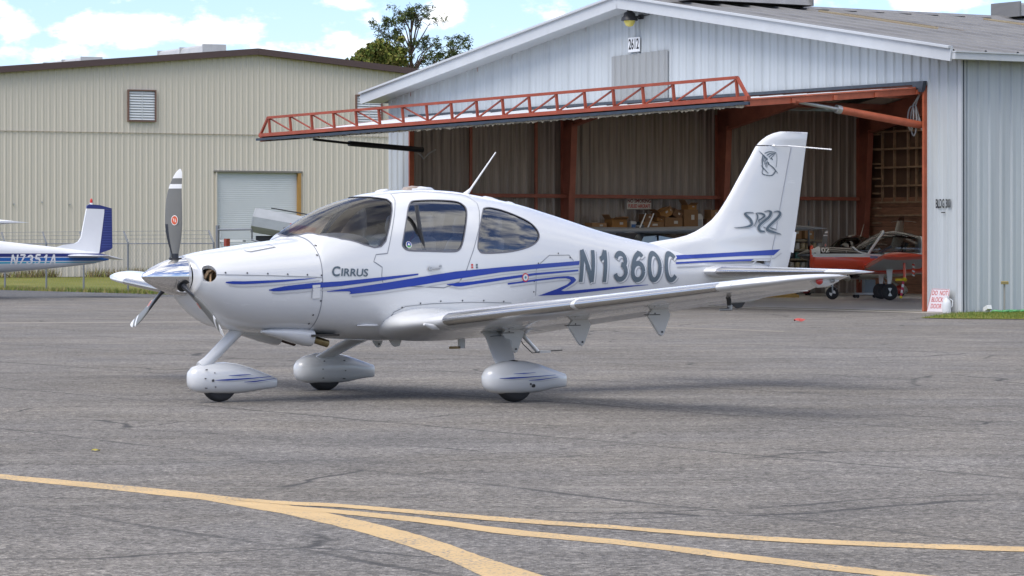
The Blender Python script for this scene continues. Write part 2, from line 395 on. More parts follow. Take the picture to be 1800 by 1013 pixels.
def grassmat(name, c1, c2, c3):
    m = bpy.data.materials.new(name); m.use_nodes = True; nt = m.node_tree; b = pbsdf(m); t = nt.nodes.new('ShaderNodeTexCoord')
    n = nt.nodes.new('ShaderNodeTexNoise'); n.inputs['Scale'].default_value = .5; n.inputs['Detail'].default_value = 8; n.inputs['Roughness'].default_value = .7
    n2 = nt.nodes.new('ShaderNodeTexNoise'); n2.inputs['Scale'].default_value = 9; n2.inputs['Detail'].default_value = 4
    nt.links.new(t.outputs['Object'], n.inputs['Vector']); nt.links.new(t.outputs['Object'], n2.inputs['Vector'])
    r = nt.nodes.new('ShaderNodeValToRGB'); nt.links.new(n.outputs['Fac'], r.inputs[0]); e = r.color_ramp.elements
    e[0].position = .32; e[0].color = (*c1, 1); e[1].position = .66; e[1].color = (*c3, 1); q = e.new(.5); q.color = (*c2, 1)
    mr = nt.nodes.new('ShaderNodeMapRange'); nt.links.new(n2.outputs['Fac'], mr.inputs[0]); mr.inputs[1].default_value = .3; mr.inputs[2].default_value = .7; mr.inputs[3].default_value = .6; mr.inputs[4].default_value = 1.35
    mx = nt.nodes.new('ShaderNodeMix'); mx.data_type = 'RGBA'; mx.blend_type = 'MULTIPLY'; mx.inputs[0].default_value = 1; nt.links.new(r.outputs[0], mx.inputs[6]); nt.links.new(mr.outputs[0], mx.inputs[7])
    nt.links.new(mx.outputs[2], b.inputs['Base Color']); b.inputs['Roughness'].default_value = .9; b.inputs['Specular IOR Level'].default_value = .15
    return m
GRASS = grassmat('mown_grass', (.095, .115, .018), (.14, .15, .026), (.22, .19, .055))
def sheet(name, pts, z, mat, kind='structure', parent=None):
    me = bpy.data.meshes.new(name); me.from_pydata([(p[0], p[1], z) for p in pts], [], [tuple(t) for t in tessellate_polygon([[Vector((p[0], p[1], 0)) for p in pts]])]); me.materials.append(mat)
    bm = bmesh.new(); bm.from_mesh(me)
    for f in bm.faces:
        if f.normal.z < 0: f.normal_flip()
    bm.to_mesh(me); bm.free()
    o = link(bpy.data.objects.new(name, me), parent)
    if kind: o['kind'] = kind
    return o
sheet('ground', [(-2500, -600), (2500, -600), (2500, 4000), (-2500, 4000)], -.02, GRASS)
H2 = lambda l: [hw(*p)[:2] for p in l]
sheet('apron', H2([(-160, -1.9), (-.4, -1.9), (-.4, -1.0), (24.9, -1.0), (24.9, -.2), (25.2, -.2), (34, -.2), (34, 30), (190, 30), (190, -190), (-160, -190)]), 0, ASPH)
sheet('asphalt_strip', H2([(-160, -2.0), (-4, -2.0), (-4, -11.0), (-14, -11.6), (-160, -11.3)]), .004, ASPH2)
sheet('concrete_threshold', H2([(-.4, -1.0), (24.9, -1.0), (24.9, .0), (-.4, .0)]), .004, CONC)
sheet('hangar_floor', H2([(0.05, 0), (24.55, 0), (24.55, 17.0), (.05, 17.0)]), .012, FLOORM)
# painted taxi lines
def paint(name, col, wear):
    m = M(name, col, .7, var=.16, vscale=2.2); nt = m.node_tree; b = pbsdf(m); t = nt.nodes.new('ShaderNodeTexCoord')
    n = nt.nodes.new('ShaderNodeTexNoise'); n.inputs['Scale'].default_value = 45; n.inputs['Detail'].default_value = 5; nt.links.new(t.outputs['Object'], n.inputs['Vector'])
    n2 = nt.nodes.new('ShaderNodeTexNoise'); n2.inputs['Scale'].default_value = 1.4; n2.inputs['Detail'].default_value = 4; nt.links.new(t.outputs['Object'], n2.inputs['Vector'])
    mu = nt.nodes.new('ShaderNodeMath'); mu.operation = 'MULTIPLY_ADD'; nt.links.new(n2.outputs['Fac'], mu.inputs[0]); mu.inputs[1].default_value = .5; nt.links.new(n.outputs['Fac'], mu.inputs[2])
    mr = nt.nodes.new('ShaderNodeMapRange'); nt.links.new(mu.outputs[0], mr.inputs[0]); mr.inputs[1].default_value = wear; mr.inputs[2].default_value = wear + .08
    old = b.inputs['Base Color'].links[0].from_socket; mx = nt.nodes.new('ShaderNodeMix'); mx.data_type = 'RGBA'; nt.links.new(mr.outputs[0], mx.inputs[0])
    nt.links.new(old, mx.inputs[6]); mx.inputs[7].default_value = (.20, .175, .14, 1); nt.links.new(mx.outputs[2], b.inputs['Base Color']); return m
YEL = paint('yellow_taxi_paint', (.52, .355, .16), .83)
FADED = paint('faded_paint', (.23, .195, .15), .62)
def marking(pts_up, pts_lo, mat, z=.0015):
    rng = random.Random(len(pts_up)); up = resample(pts_up, .12); lo = resample(pts_lo, .12)
    j = lambda p: (p[0] + rng.uniform(-.004, .004), p[1] + rng.uniform(-.012, .012))
    n = max(len(up), len(lo)); pick = lambda l, i: l[round(i * (len(l) - 1) / (n - 1))]
    u = [j(pick(up, i)) for i in range(n)]; l = [j(pick(lo, i)) for i in range(n)]
    me = bpy.data.meshes.new('taxi_line'); me.from_pydata([(*p, z) for p in u] + [(*p, z) for p in l], [], [(n + i, n + i + 1, i + 1, i) for i in range(n - 1)]); me.materials.append(mat)
    o = link(bpy.data.objects.new('taxi_line', me)); o['kind'] = 'structure'; return o
SM = lambda l: smooth_line(l, 5)
marking(SM([(-6.6, 25.0), (-4.6, 22.5), (-3.23, 20.83), (-2.41, 19.93), (-2.01, 19.47), (-1.64, 18.98), (-1.34, 18.52), (-1.12, 18.08), (-.77, 17.26), (-.39, 16.22), (-.10, 15.16), (.14, 14.40), (.5, 13.0)]),
        SM([(-6.5, 24.5), (-4.5, 22.0), (-3.17, 20.42), (-2.35, 19.47), (-1.96, 18.98), (-1.74, 18.70), (-1.40, 18.05), (-1.22, 17.73), (-.74, 16.54), (-.37, 15.41), (-.10, 14.28), (.0, 13.8), (.2, 12.6)]), YEL)
marking(SM([(-1.33, 18.36), (-.93, 18.0), (-.45, 17.44), (0, 16.77), (.56, 16.12), (1.06, 15.44), (1.53, 14.78), (1.88, 14.35), (2.5, 13.5)]),
        SM([(-1.31, 18.15), (-.92, 17.73), (-.44, 17.11), (0, 16.44), (.55, 15.85), (1.04, 15.13), (1.50, 14.53), (1.66, 14.3), (2.3, 13.2)]), YEL, .0022)
marking(SM([(-1.63, 18.92), (-1.28, 18.6), (-.95, 18.4), (-.46, 17.92), (0, 17.47), (.58, 16.94), (1.13, 16.44), (1.66, 16.09), (2.45, 15.78), (4, 15.3)]),
        SM([(-1.60, 18.72), (-1.26, 18.36), (-.94, 18.16), (-.46, 17.66), (0, 17.19), (.58, 16.72), (1.12, 16.19), (1.64, 15.85), (2.41, 15.52), (4, 15.0)]), YEL, .003)
marking([(-16, 61.4), (-9.67, 62.33), (-5.24, 63.27)], [(-16, 60.6), (-9.6, 61.5), (-5.24, 62.5)], FADED)
marking([(1.94, 59.23), (3.02, 58.41), (4.64, 56.05)], [(1.9, 58.6), (2.98, 57.75), (4.55, 55.5)], FADED)

# ------------------------------------------------------------------ sheet metal walls
def ribbed(w, zb, zt0, zt1, rib=.305, h=.035, base=.10, top=.04):
    """one wall sheet: x 0..w, ribs standing out towards -y"""
    xs = [(0, 0.0)]; n = max(1, round(w / rib)); rib = w / n
    for k in range(n):
        c = (k + .5) * rib; xs += [(c - base / 2, 0), (c - top / 2, -h), (c + top / 2, -h), (c + base / 2, 0)]
        if k < n - 1 and rib > .25: xs += [((k + 1) * rib - .03, 0), ((k + 1) * rib, -.007), ((k + 1) * rib + .03, 0)]
    xs.append((w, 0)); m = len(xs); zt = lambda x: zt0 + (zt1 - zt0) * x / w
    mb = MB().add([(x, y, zb) for x, y in xs] + [(x, y, zt(x)) for x, y in xs], [(i, i + 1, m + i + 1, m + i) for i in range(m - 1)])
    return mb
PCACHE = {}
def wall_panel(parent, mat, o, rz, w, zb, zt0, zt1, name='wall_panel', **k):
    key = (name, mat.name, round(w, 3), round(zb, 3), round(zt0, 3), round(zt1, 3), tuple(k.items()))
    if key not in PCACHE: PCACHE[key] = ribbed(w, zb, zt0, zt1, **k).mesh(name, mat, recalc=False)
    ob = link(bpy.data.objects.new(name, PCACHE[key]), parent); ob.location = o; ob.rotation_euler = (0, 0, rz); return ob
def part(mb, name, mat, parent, **k): return mb.build(name, mat, parent, **k)

HWHITE = M('hangar_white_paint', (.455, .485, .50), .5, var=.14, vscale=1.6, stretch=(1.6, 1.6, .07))
HTRIM = M('hangar_trim_paint', (.49, .51, .525), .45, var=.06, vscale=2)
PATCH = M('dull_grey_sheet', (.29, .30, .30), .6, var=.12, vscale=2, stretch=(1, 1, .2))
LINER = M('old_galvanised_liner', (.30, .26, .235), .45, .3, var=.7, vscale=1.9, stretch=(2.5, 2.5, .1), rvar=.12)
REDP = M('red_oxide_steel', (.34, .115, .08), .55, var=.25, vscale=2.5)
ORNG = M('orange_oxide_steel', (.42, .105, .050), .55, var=.22, vscale=4)
TRUSS = M('dark_orange_truss_paint', (.31, .058, .026), .55, var=.25, vscale=3)
ROOFM = M('weathered_roof_sheet', (.20, .195, .19), .55, .25, var=.35, vscale=1.1, stretch=(.25, 2.5, 1), rvar=.1)
DARK = M('dark_rubber_seal', (.045, .055, .07), .6, var=.3, vscale=9)
WOOD = M('old_brown_timber', (.42, .22, .14), .75, var=.35, vscale=4, stretch=(.5, 4, 4))
WOODL = M('pale_stud_timber', (.44, .30, .20), .75, var=.3, vscale=5)
HW_, HD, HE, HS = 24.6, 17.0, 5.54, .150
gz = lambda x: HE + HS * min(x, HW_ - x)
hg = thing('hangar', 'white corrugated metal hangar with raised door, open in front', 'hangar', HC0, H_ANG)
xb = [0, .65, 1.3] + [1.3 + (23.35 - 1.3) * i / 24 for i in range(1, 25)] + [23.975, HW_]
for x0, x1 in zip(xb[:-1], xb[1:]):
    zb = 5.0 if 1.29 < x0 < 23.3 else .01
    mid = HW_ / 2
    if x0 < mid < x1:
        wall_panel(hg, HWHITE, (x0, 0, 0), 0, mid - x0, zb, gz(x0), gz(mid)); wall_panel(hg, HWHITE, (mid, 0, 0), 0, x1 - mid, zb, gz(mid), gz(x1))
    else: wall_panel(hg, HWHITE, (x0, 0, 0), 0, x1 - x0, zb, gz(x0), gz(x1))
ns = 18; sw = HD / ns
for i in range(ns):
    wall_panel(hg, HWHITE, (HW_, i * sw, 0), PI / 2, sw, 4.9 if 3 < i < 17 else .01, HE, HE, h=.045)      # unseen side opening, added to let daylight into the hangar
    wall_panel(hg, HWHITE, (0, HD - i * sw, 0), -PI / 2, sw, .01, HE, HE)
    wall_panel(hg, LINER, (.04, i * sw, 0), PI / 2, sw, .02, HE, HE, name='liner_panel', h=.045, base=.13, top=.05)
nb = 24; bw = HW_ / nb
for i in range(nb):
    x0 = i * bw
    if 8 < x0 < 23: zr_ = 4.9          # rear opening out of view, added for more daylight inside
    else: zr_ = .01
    wall_panel(hg, HWHITE, (HW_ - x0, HD + .1, 0), PI, bw, zr_, gz(x0), gz(x0 + bw))
# roof sheets from eave to ridge
def roof_sheet(w, x0, x1, z0, z1):
    ys = [(0, 0), (.03, .05), (.07, .05), (.10, 0), (w * .5 - .02, 0), (w * .5, .012), (w * .5 + .02, 0), (w, 0)]; m = len(ys)
    return MB().add([(x0, y, z0 + h) for y, h in ys] + [(x1, y, z1 + h) for y, h in ys], [(i, i + 1, m + i + 1, m + i) for i in range(m - 1)])
RY0, RY1 = -.62, HD + .5; nr = 20; rw = (RY1 - RY0) / nr; RZ = .14
SKYL = bpy.data.materials.new('yellowed_fibreglass'); SKYL.use_nodes = True; nt = SKYL.node_tree; b = pbsdf(SKYL); b.inputs['Base Color'].default_value = (.42, .36, .25, 1); b.inputs['Roughness'].default_value = .5
tl = nt.nodes.new('ShaderNodeBsdfTranslucent'); tl.inputs[0].default_value = (.80, .74, .60, 1); ms = nt.nodes.new('ShaderNodeMixShader'); ms.inputs[0].default_value = .78
nt.links.new(b.outputs[0], ms.inputs[1]); nt.links.new(tl.outputs[0], ms.inputs[2]); nt.links.new(ms.outputs[0], next(n for n in nt.nodes if n.type == 'OUTPUT_MATERIAL').inputs[0])
RCACHE = {}
rz_at = lambda x: gz(0) + HS * (x if x <= HW_ / 2 else HW_ - x) + RZ
def roof_piece(xa, xb_, i, mat, name):
    key = (xa, xb_, name)
    if key not in RCACHE: RCACHE[key] = roof_sheet(rw, xa, xb_, rz_at(xa), rz_at(xb_)).mesh(name, mat, recalc=False)
    o = link(bpy.data.objects.new(name, RCACHE[key]), hg); o.location = (0, RY0 + i * rw, 0)
SKL_ADDED, SKR = (1, 3, 5, 7, 9, 11, 13, 15, 17), (6, 12, 14, 16, 18)  # first right rows follow tan roof streaks; the others are added for daylight inside
for i in range(nr):
    for edge, lit, a, c in ((-.4, SKL_ADDED, 2.2, 11.2), (HW_ + .4, SKR, 18.0, 13.3)):
        if i in lit:
            roof_piece(edge, a, i, ROOFM, 'roof_sheet'); roof_piece(a, c, i, SKYL, 'skylight_sheet'); roof_piece(c, HW_ / 2, i, ROOFM, 'roof_sheet')
        else: roof_piece(edge, HW_ / 2, i, ROOFM, 'roof_sheet')
RIDGE = gz(HW_ / 2) + RZ
BOUNCE = M('pale_bounce_ceiling', (.58, .54, .49), .9, var=.2, vscale=1)  # pale layer under the roof, added to bounce daylight inside the hangar
for s, lit in ((0, SKL_ADDED), (1, SKR)):
    X = (lambda d: HW_ - d) if s else (lambda d: d)
    for i in range(nr):
        ya, yb = max(.05, RY0 + i * rw), min(HD, RY0 + (i + 1) * rw)
        if i in lit or yb <= ya: continue
        part(MB().add([(X(.05), ya, gz(0) + .03), (X(HW_ / 2), ya, gz(HW_ / 2) + .02), (X(HW_ / 2), yb, gz(HW_ / 2) + .02), (X(.05), yb, gz(0) + .03)], [(0, 1, 2, 3)]), 'roof_insulation', BOUNCE, hg)
part(MB().prism([(HW_ / 2 - .28, RIDGE - .02), (HW_ / 2, RIDGE + .07), (HW_ / 2 + .28, RIDGE - .02), (HW_ / 2, RIDGE + .03)], RY0, RY1, 'y'), 'ridge_cap', ROOFM, hg)
for y0, y1 in ((1.1, 5.0), (11.9, 15.8)):
    v = MB().prism([(-.55, 0), (-.42, .30), (-.30, .36), (.30, .36), (.42, .30), (.55, 0)], 0, y1 - y0, 'y').build('ridge_vent', M('vent_grey_metal', (.30, .30, .30), .5, .4, var=.2, vscale=3), hg)
    v.location = (HW_ / 2, y0, RIDGE + .05)
    for q in (0.02, (y1 - y0) - .02): part(MB().box((0, q, .18), (1.16, .06, .40)), 'vent_end', ROOFM, v)
# barge boards, soffits, gutters
for s in (-1, 1):
    xe = HW_ / 2 + s * (HW_ / 2 + .42); a = (xe, RY0 - .02, gz(0) - .42 * HS + RZ - .06); b = (HW_ / 2, RY0 - .02, RIDGE - .06)
    part(MB().bar(a, b, .05, .30), 'barge_board', HTRIM, hg)
    part(MB().bar((xe, RY0 - .05, a[2] + .15), (HW_ / 2, RY0 - .05, b[2] + .15), .12, .05), 'barge_flashing', HTRIM, hg)
    part(MB().bar((xe, -.3, a[2] - .10), (HW_ / 2, -.3, b[2] - .10), .62, .03), 'soffit', HTRIM, hg)
    part(MB().box((xe + s * .02, (RY0 + RY1) / 2, gz(0) - .42 * HS + .05), (.16, RY1 - RY0, .15)), 'gutter', HTRIM, hg)
    part(MB().box((xe + s * .03, (RY0 + RY1) / 2, gz(0) - .42 * HS + .135), (.20, RY1 - RY0 + .02, .03)), 'gutter_lip', HTRIM, hg)
part(MB().box((HW_ + .02, -.02, HE / 2), (.12, .12, HE)), 'corner_trim', HTRIM, hg)
part(MB().box((HW_ + .085, -.02, HE / 2), (.012, .03, HE)), 'corner_joint', DARK, hg)
for k in range(3): wall_panel(hg, PATCH, (11.15 + k * .816, -.036, 0), 0, .816, 5.02, 6.19 + .02 * k, 6.21 + .02 * k, name='grey_patch')
# red steel frame
def rigid_frame(y):
    for s in (-1, 1):
        X = lambda d: d if s < 0 else HW_ - d
        mb = MB().prism([(X(.10), .02), (X(.36), .02), (X(.68), HE - .55), (X(.68), HE - .1), (X(.10), HE - .1)], y - .012, y + .012, 'y')
        mb.box((X(.52), y, (HE - .55) / 2), (.03, .2, HE - .55), Euler((0, (-1 if s > 0 else 1) * math.atan2(.32, HE - .55), 0)).to_matrix())
        mb.box((X(.11), y, HE / 2 - .1), (.02, .2, HE - .2)); part(mb, 'frame_column', REDP, hg)
        rb = MB().prism([(X(.10), HE - .75), (X(.85), HE - .62), (HW_ / 2, gz(HW_ / 2) - .45), (HW_ / 2, gz(HW_ / 2) - .02), (X(.10), gz(.1) - .02)], y - .012, y + .012, 'y')
        rb.bar((X(.70), y, HE - .64), (HW_ / 2, y, gz(HW_ / 2) - .45), .2, .02); part(rb, 'rafter', REDP, hg)
for y in (5.78, 11.27, 16.6): rigid_frame(y)
for z in (1.1, 2.92):
    part(MB().box((.19, 8.3, z), (.2, 16.4, .03)).box((.29, 8.3, z - .04), (.02, 16.4, .10)), 'wall_girt', REDP, hg)
for y in (2.6, 4.8): part(MB().box((.16, y, 2.72), (.06, .08, 5.4)), 'wall_post', REDP, hg)
for i in range(7):
    part(MB().box((1.2 + i * 1.75, 8.5, gz(1.2 + i * 1.75) - .06), (.06, 17, .16)), 'purlin', REDP, hg)
    part(MB().box((HW_ - 1.2 - i * 1.75, 8.5, gz(1.2 + i * 1.75) - .06), (.06, 17, .16)), 'purlin', REDP, hg)
# timber back wall
for i in range(19):
    z = .15 + i * .292
    if z < 2.9: part(MB().box((4.1, HD - .02, z), (7.8, .035, .28)), 'back_plank', WOOD, hg)
part(MB().prism([(.1, 0), (8.1, 0), (8.1, 4.9), (23.2, 4.9), (23.2, 0), (HW_ - .1, 0), (HW_ - .1, gz(.1)), (HW_ / 2, gz(HW_ / 2) - .05), (.1, gz(.1))], HD + .01, HD + .04, 'y'), 'back_lining', M('dark_lining', (.17, .105, .075), .85, var=.3, vscale=1.0), hg)
for z in (2.37, 2.77, 3.27, 3.83, 4.39, 4.92): part(MB().box((4.3, HD - .10, z), (7.4, .16, .055)), 'timber_rail', WOODL, hg)
for x in (.82, 1.4, 2.05, 2.45, 3.1, 3.75, 4.4, 5.05, 5.7, 6.4): part(MB().box((x, HD - .05, 3.9), (.05, .08, 2.3)), 'timber_stud', WOODL, hg)
for i in range(7): part(MB().box((.62, HD - .10 - i * .0, 2.15 + i * .45), (.26, .18, .05)), 'timber_cleat', WOODL, hg)
# door opening: jambs, header
for x in (1.3, 23.35):
    part(MB().box((x + (.05 if x > 9 else -.02), -.02, 2.49), (.06, .14, 4.96)), 'door_jamb', ORNG, hg)
part(MB().box((12.3, .12, 4.90), (22.1, .14, .2)), 'door_header', REDP, hg)
part(MB().box((12.3, -.05, 5.03), (22.2, .06, .07)), 'header_flashing', DARK, hg)
part(MB().prism([(23.15, 4.86), (23.42, 4.82), (23.50, 5.06), (23.1, 5.06)], -.16, -.06, 'y'), 'hinge_cover', DARK, hg)
# the raised door
A_l, A_r = Vector((1.34, -.09, 4.97)), Vector((23.31, -.09, 4.90)); B_l, B_r = Vector((1.34, -4.80, 4.36)), Vector((23.31, -4.80, 4.53))
def dp(s, t, h=0):      # s across 0..1, t hinge 0 .. outer edge 1, h above the sheet
    p = A_l.lerp(A_r, s).lerp(B_l.lerp(B_r, s), t); return p + Vector((0, -.1 * h, h))
fr = MB()
for t in (0.012, .26, .5, .74): fr.bar(dp(0, t, -.07), dp(1, t, -.07), .09, .10)
for s in (.004, .996): fr.bar(dp(s, .02, -.04), dp(s, 1, -.04), .10, .17)
for k in range(1, 10): fr.bar(dp(k / 10, .01, -.07), dp(k / 10, 1, -.07), .06, .06)
door = part(fr, 'hangar_door', ORNG, hg)
DSK = M('door_skin', (.58, .60, .62), .45, var=.05, vscale=1.5)
for k in range(24):
    a, b = k / 24, (k + 1) / 24; mb = MB()
    pts = [(a, 0), (a + (b - a) * .4, 0), (a + (b - a) * .45, .03), (a + (b - a) * .55, .03), (a + (b - a) * .6, 0), (b, 0)]; m = len(pts)
    mb.add([dp(s, 0, .015 + h) for s, h in pts] + [dp(s, .995, .015 + h) for s, h in pts], [(i, i + 1, m + i + 1, m + i) for i in range(m - 1)])
    part(mb, 'door_sheet', DSK, door, recalc=False)
part(MB().add([dp(0, .01, -.13), dp(1, .01, -.13), dp(1, .985, -.13), dp(0, .985, -.13)], [(0, 1, 2, 3)]), 'door_insulation', M('grimy_insulation', (.13, .125, .12), .8, var=.4, vscale=1.5), door)
# bottom rail, ragged rubber seal along the outer edge
rng = random.Random(3); top = []; low = []
for i in range(161):
    s = -.004 + 1.008 * i / 160; top.append(dp(s, 1.012, -.02)); low.append(dp(s, 1.012, -.075 - rng.uniform(0, .02)))
mb = MB().add(top + low + [p + Vector((0, .05, 0)) for p in top] + [p + Vector((0, .05, 0)) for p in low],
              [(i, i + 1, 161 + i + 1, 161 + i) for i in range(160)] + [(322 + i, 322 + i + 1, 483 + i + 1, 483 + i) for i in range(160)] + [(161 + i, 161 + i + 1, 483 + i + 1, 483 + i) for i in range(160)])
part(mb, 'door_seal', M('blue_black_seal', (.035, .05, .075), .5, var=.35, vscale=5), door)
top = []; low = []
for i in range(401):
    s = .10 + .895 * i / 400; top.append(dp(s, 1.003, -.06)); low.append(dp(s, 1.003, -.095 - abs(rng.gauss(0, .022)) - .02 * (s > .3)))
part(MB().add(top + low, [(i, i + 1, 402 + i, 401 + i) for i in range(400)]), 'torn_insulation', M('torn_yellowed_foam', (.34, .30, .22), .9, var=.5, vscale=14), door)
# stiffening truss standing on the outer edge
TH = .50
part(MB().bar(dp(0, .992, .05), dp(1, .992, .05), .10, .09), 'bottom_chord', TRUSS, door)
part(MB().bar(dp(.024, .992, TH), dp(.984, .992, TH), .07, .065), 'top_chord', TRUSS, door)
part(MB().bar(dp(.001, .992, .06), dp(.024, .992, TH), .06, .06), 'end_brace', TRUSS, door)
part(MB().bar(dp(.999, .992, .06), dp(.984, .992, TH), .06, .06), 'end_brace', TRUSS, door)
NP = 19; sp = [.026 + (.982 - .026) * i / (NP - 1) for i in range(NP)]
for i, s in enumerate(sp):
    part(MB().bar(dp(s, .992, .09), dp(s, .992, TH - .03), .055, .055), 'truss_post', TRUSS, door)
    if i < NP - 1:
        a, b = (dp(s + .002, .985, TH - .04), dp(sp[i + 1] - .002, .985, .10)) if i < 7 else (dp(s + .002, .985, .10), dp(sp[i + 1] - .002, .985, TH - .04))
        part(MB().bar(a, b, .035, .035), 'truss_diagonal', TRUSS, door)
cyl = part(MB().tube([(23.22, .02, 4.10), (23.22, -2.32, 4.40)], .085, 14), 'hydraulic_cylinder', ORNG, hg, smooth=40)
part(MB().tube([(23.22, -2.30, 4.40), (23.22, -3.46, 4.55)], .042, 10), 'piston_rod', STEEL, cyl, smooth=40)
part(MB().tube([(23.22, -3.40, 4.545), (23.22, -3.58, 4.57)], .07, 10), 'rod_eye', ORNG, cyl)
part(MB().tube([(23.22, -2.36, 4.41), (23.22, -2.24, 4.39)], .095, 12), 'gland', STEEL, cyl)
cyl2 = part(MB().tube([(1.45, .25, 4.10), (1.45, -2.10, 4.24)], .075, 14), 'hydraulic_cylinder', M('shaded_steel_black', (.015, .015, .017), .4, .3), hg, smooth=40)  # orange like the right one; its shade is put in as black
part(MB().tube([(1.45, -2.05, 4.24), (1.45, -3.20, 4.33)], .036, 10), 'piston_rod', MATS['shaded_steel_black'], cyl2, smooth=40)
HOSE = M('grey_hose', (.33, .32, .30), .6)
for k, (d, r) in enumerate(((0, .34), (.10, .27))):
    pts = [(23.12 - d * .4 + .10 * math.sin(t), -.02 - d * .5 - .05 * math.cos(t) - .15 * math.sin(t / 2), 4.55 - r * (1 - math.cos(t)) - .02 * k) for t in [i * 2 * PI / 18 for i in range(19)]]
    part(MB().tube([(23.25, -.05, 4.8)] + pts + [(23.28, 0, 3.98)], .017, 6), 'hydraulic_hose', HOSE, cyl)
part(MB().tube([(1.4, .1, 4.05), (1.6, .2, 3.85), (1.7, .3, 4.0), (1.9, .4, 4.1)], .02, 6), 'hydraulic_hose', HOSE, cyl2)

# ------------------------------------------------------------------ beige building
BX = Vector((.893, .451, 0)).normalized(); BY = Vector((-BX.y, BX.x, 0)); B0 = Vector((-12.37, 159.2, 0)); B_ANG = math.atan2(BX.y, BX.x)
BEIGE = M('beige_sheet_paint', (.56, .515, .435), .55, var=.08, vscale=.6, stretch=(1, 1, .1))
BROWN = M('brown_trim', (.075, .045, .042), .5)
BROOF = M('pale_roof', (.40, .40, .40), .5, .3, var=.15, vscale=1)
bz = lambda x: 10.72 - .0914 * abs(x)
bb = thing('warehouse', 'beige corrugated metal warehouse with brown roof edge and roller door', 'building', B0, B_ANG)
pw = .9144; xs = [-20 + i * pw for i in range(23)]
xs = sorted(set([round(x, 3) for x in [-2.05 - i * pw for i in range(20)] + [2.35 + i * pw for i in range(20)] + [-2.05 + (4.4 / 5) * i for i in range(6)] + [0.0]]))
xs = [x for i, x in enumerate(xs) if i == 0 or x - xs[i - 1] > .05]
for x0, x1 in zip(xs[:-1], xs[1:]):
    zb = 5.0 if -2.06 < x0 < 2.3 else 0.0
    wall_panel(bb, BEIGE, (x0, 0, 0), 0, x1 - x0, zb, 6.82, 6.82, h=.03, base=.13, top=.05)
    wall_panel(bb, BEIGE, (x0, -.004, 0), 0, x1 - x0, 6.80, bz(x0), bz(x1), h=.03, base=.13, top=.05)
XL, XR = xs[0], xs[-1]
part(MB().box(((XL + XR) / 2, -.05, 6.81), (XR - XL, .04, .014)), 'panel_joint', M('joint_rust', (.34, .28, .21), .7, var=.3, vscale=3), bb)
BD = 45.0
for x in (XL, XR): part(MB().box((x, BD / 2, bz(x) / 2), (.05, BD - .1, bz(x) - .02)), 'side_wall', BEIGE, bb)
part(MB().prism([(XL, 0), (XR, 0), (XR, bz(XR)), (0, bz(0)), (XL, bz(XL))], BD, BD + .05, 'y'), 'rear_wall', BEIGE, bb)
for s, xe in ((-1, XL - .3), (1, XR + .3)):
    part(MB().bar((xe, BD / 2, bz(xe) + .10), (0, BD / 2, bz(0) + .10), BD + .6, .08), 'roof_slope', BROOF, bb)
    part(MB().bar((xe, -.34, bz(xe) + .10), (0, -.34, bz(0) + .10), .06, .30), 'roof_trim', BROWN, bb)
    part(MB().bar((xe, -.20, bz(xe) - .03), (0, -.20, bz(0) - .03), .30, .04), 'trim_soffit', BROWN, bb)
for y0, y1 in ((5.4, 11.7), (23.5, 29.8)):
    v = part(MB().prism([(-.7, 0), (-.55, .52), (-.4, .62), (.4, .62), (.55, .52), (.7, 0)], y0, y1, 'y'), 'ridge_vent', M('pale_vent', (.45, .45, .44), .5, .2, var=.12, vscale=2), bb)
    v.location = (0, 0, bz(0) + (.12 if y0 < 20 else .42))
    for q in (y0, (y0 + y1) / 2, y1): part(MB().box((0, q, .32), (1.25, .08, .64)), 'vent_flange', MATS['pale_vent'], v)
# roller door
mb = MB(); n = 50; vs = []; fs = []
for i in range(n + 1):
    z = 5.0 * i / n
    vs += [(-2.05, .10, z), (2.25, .10, z), (-2.05, .093, z + .05), (2.25, .093, z + .05)]
for i in range(n): fs += [(4 * i, 4 * i + 1, 4 * i + 3, 4 * i + 2), (4 * i + 2, 4 * i + 3, 4 * i + 5, 4 * i + 4)]
rd = part(mb.add(vs, fs), 'roller_door', M('roller_door_grey', (.52, .545, .56), .5, var=.05, vscale=.8), bb)
part(MB().box((2.27, .02, 2.5), (.16, .22, 5.0)), 'door_post', M('tan_post', (.36, .20, .055), .7, var=.15, vscale=3), rd)
part(MB().box((-2.05, -.02, 2.5), (.06, .14, 5.0)), 'door_post', BEIGE, rd)
part(MB().box((.12, -.02, 5.03), (4.6, .16, .09)), 'door_head', M('drip_flashing', (.16, .15, .13), .6), rd)
for xc in (-5.85, 5.95):
    lv = part(MB().box((xc, -.09, 8.83), (1.42, .14, .06)).box((xc, -.09, 7.37), (1.42, .14, .06)).box((xc - .68, -.09, 8.1), (.06, .14, 1.40)).box((xc + .68, -.09, 8.1), (.06, .14, 1.40)), 'louvre', M('louvre_frame_brown', (.16, .09, .07), .6), bb)
    mb = MB()
    for k in range(11): mb.box((xc, -.08, 7.48 + k * .125), (1.28, .015, .125), (R(-30), 0, 0))
    mb.box((xc, -.12, 8.1), (.025, .02, 1.36))
    part(mb, 'louvre_blades', M('louvre_grey', (.60, .62, .63), .5), lv)
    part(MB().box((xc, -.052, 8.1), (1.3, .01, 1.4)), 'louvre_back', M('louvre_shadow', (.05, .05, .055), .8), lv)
for i in range(5):
    part(MB().box((-15.2 + i * 1.37 + .3, -.06, 3.4 + .1 * (i % 2)), (.07, .06, .05)), 'wall_bracket', STEEL, bb)
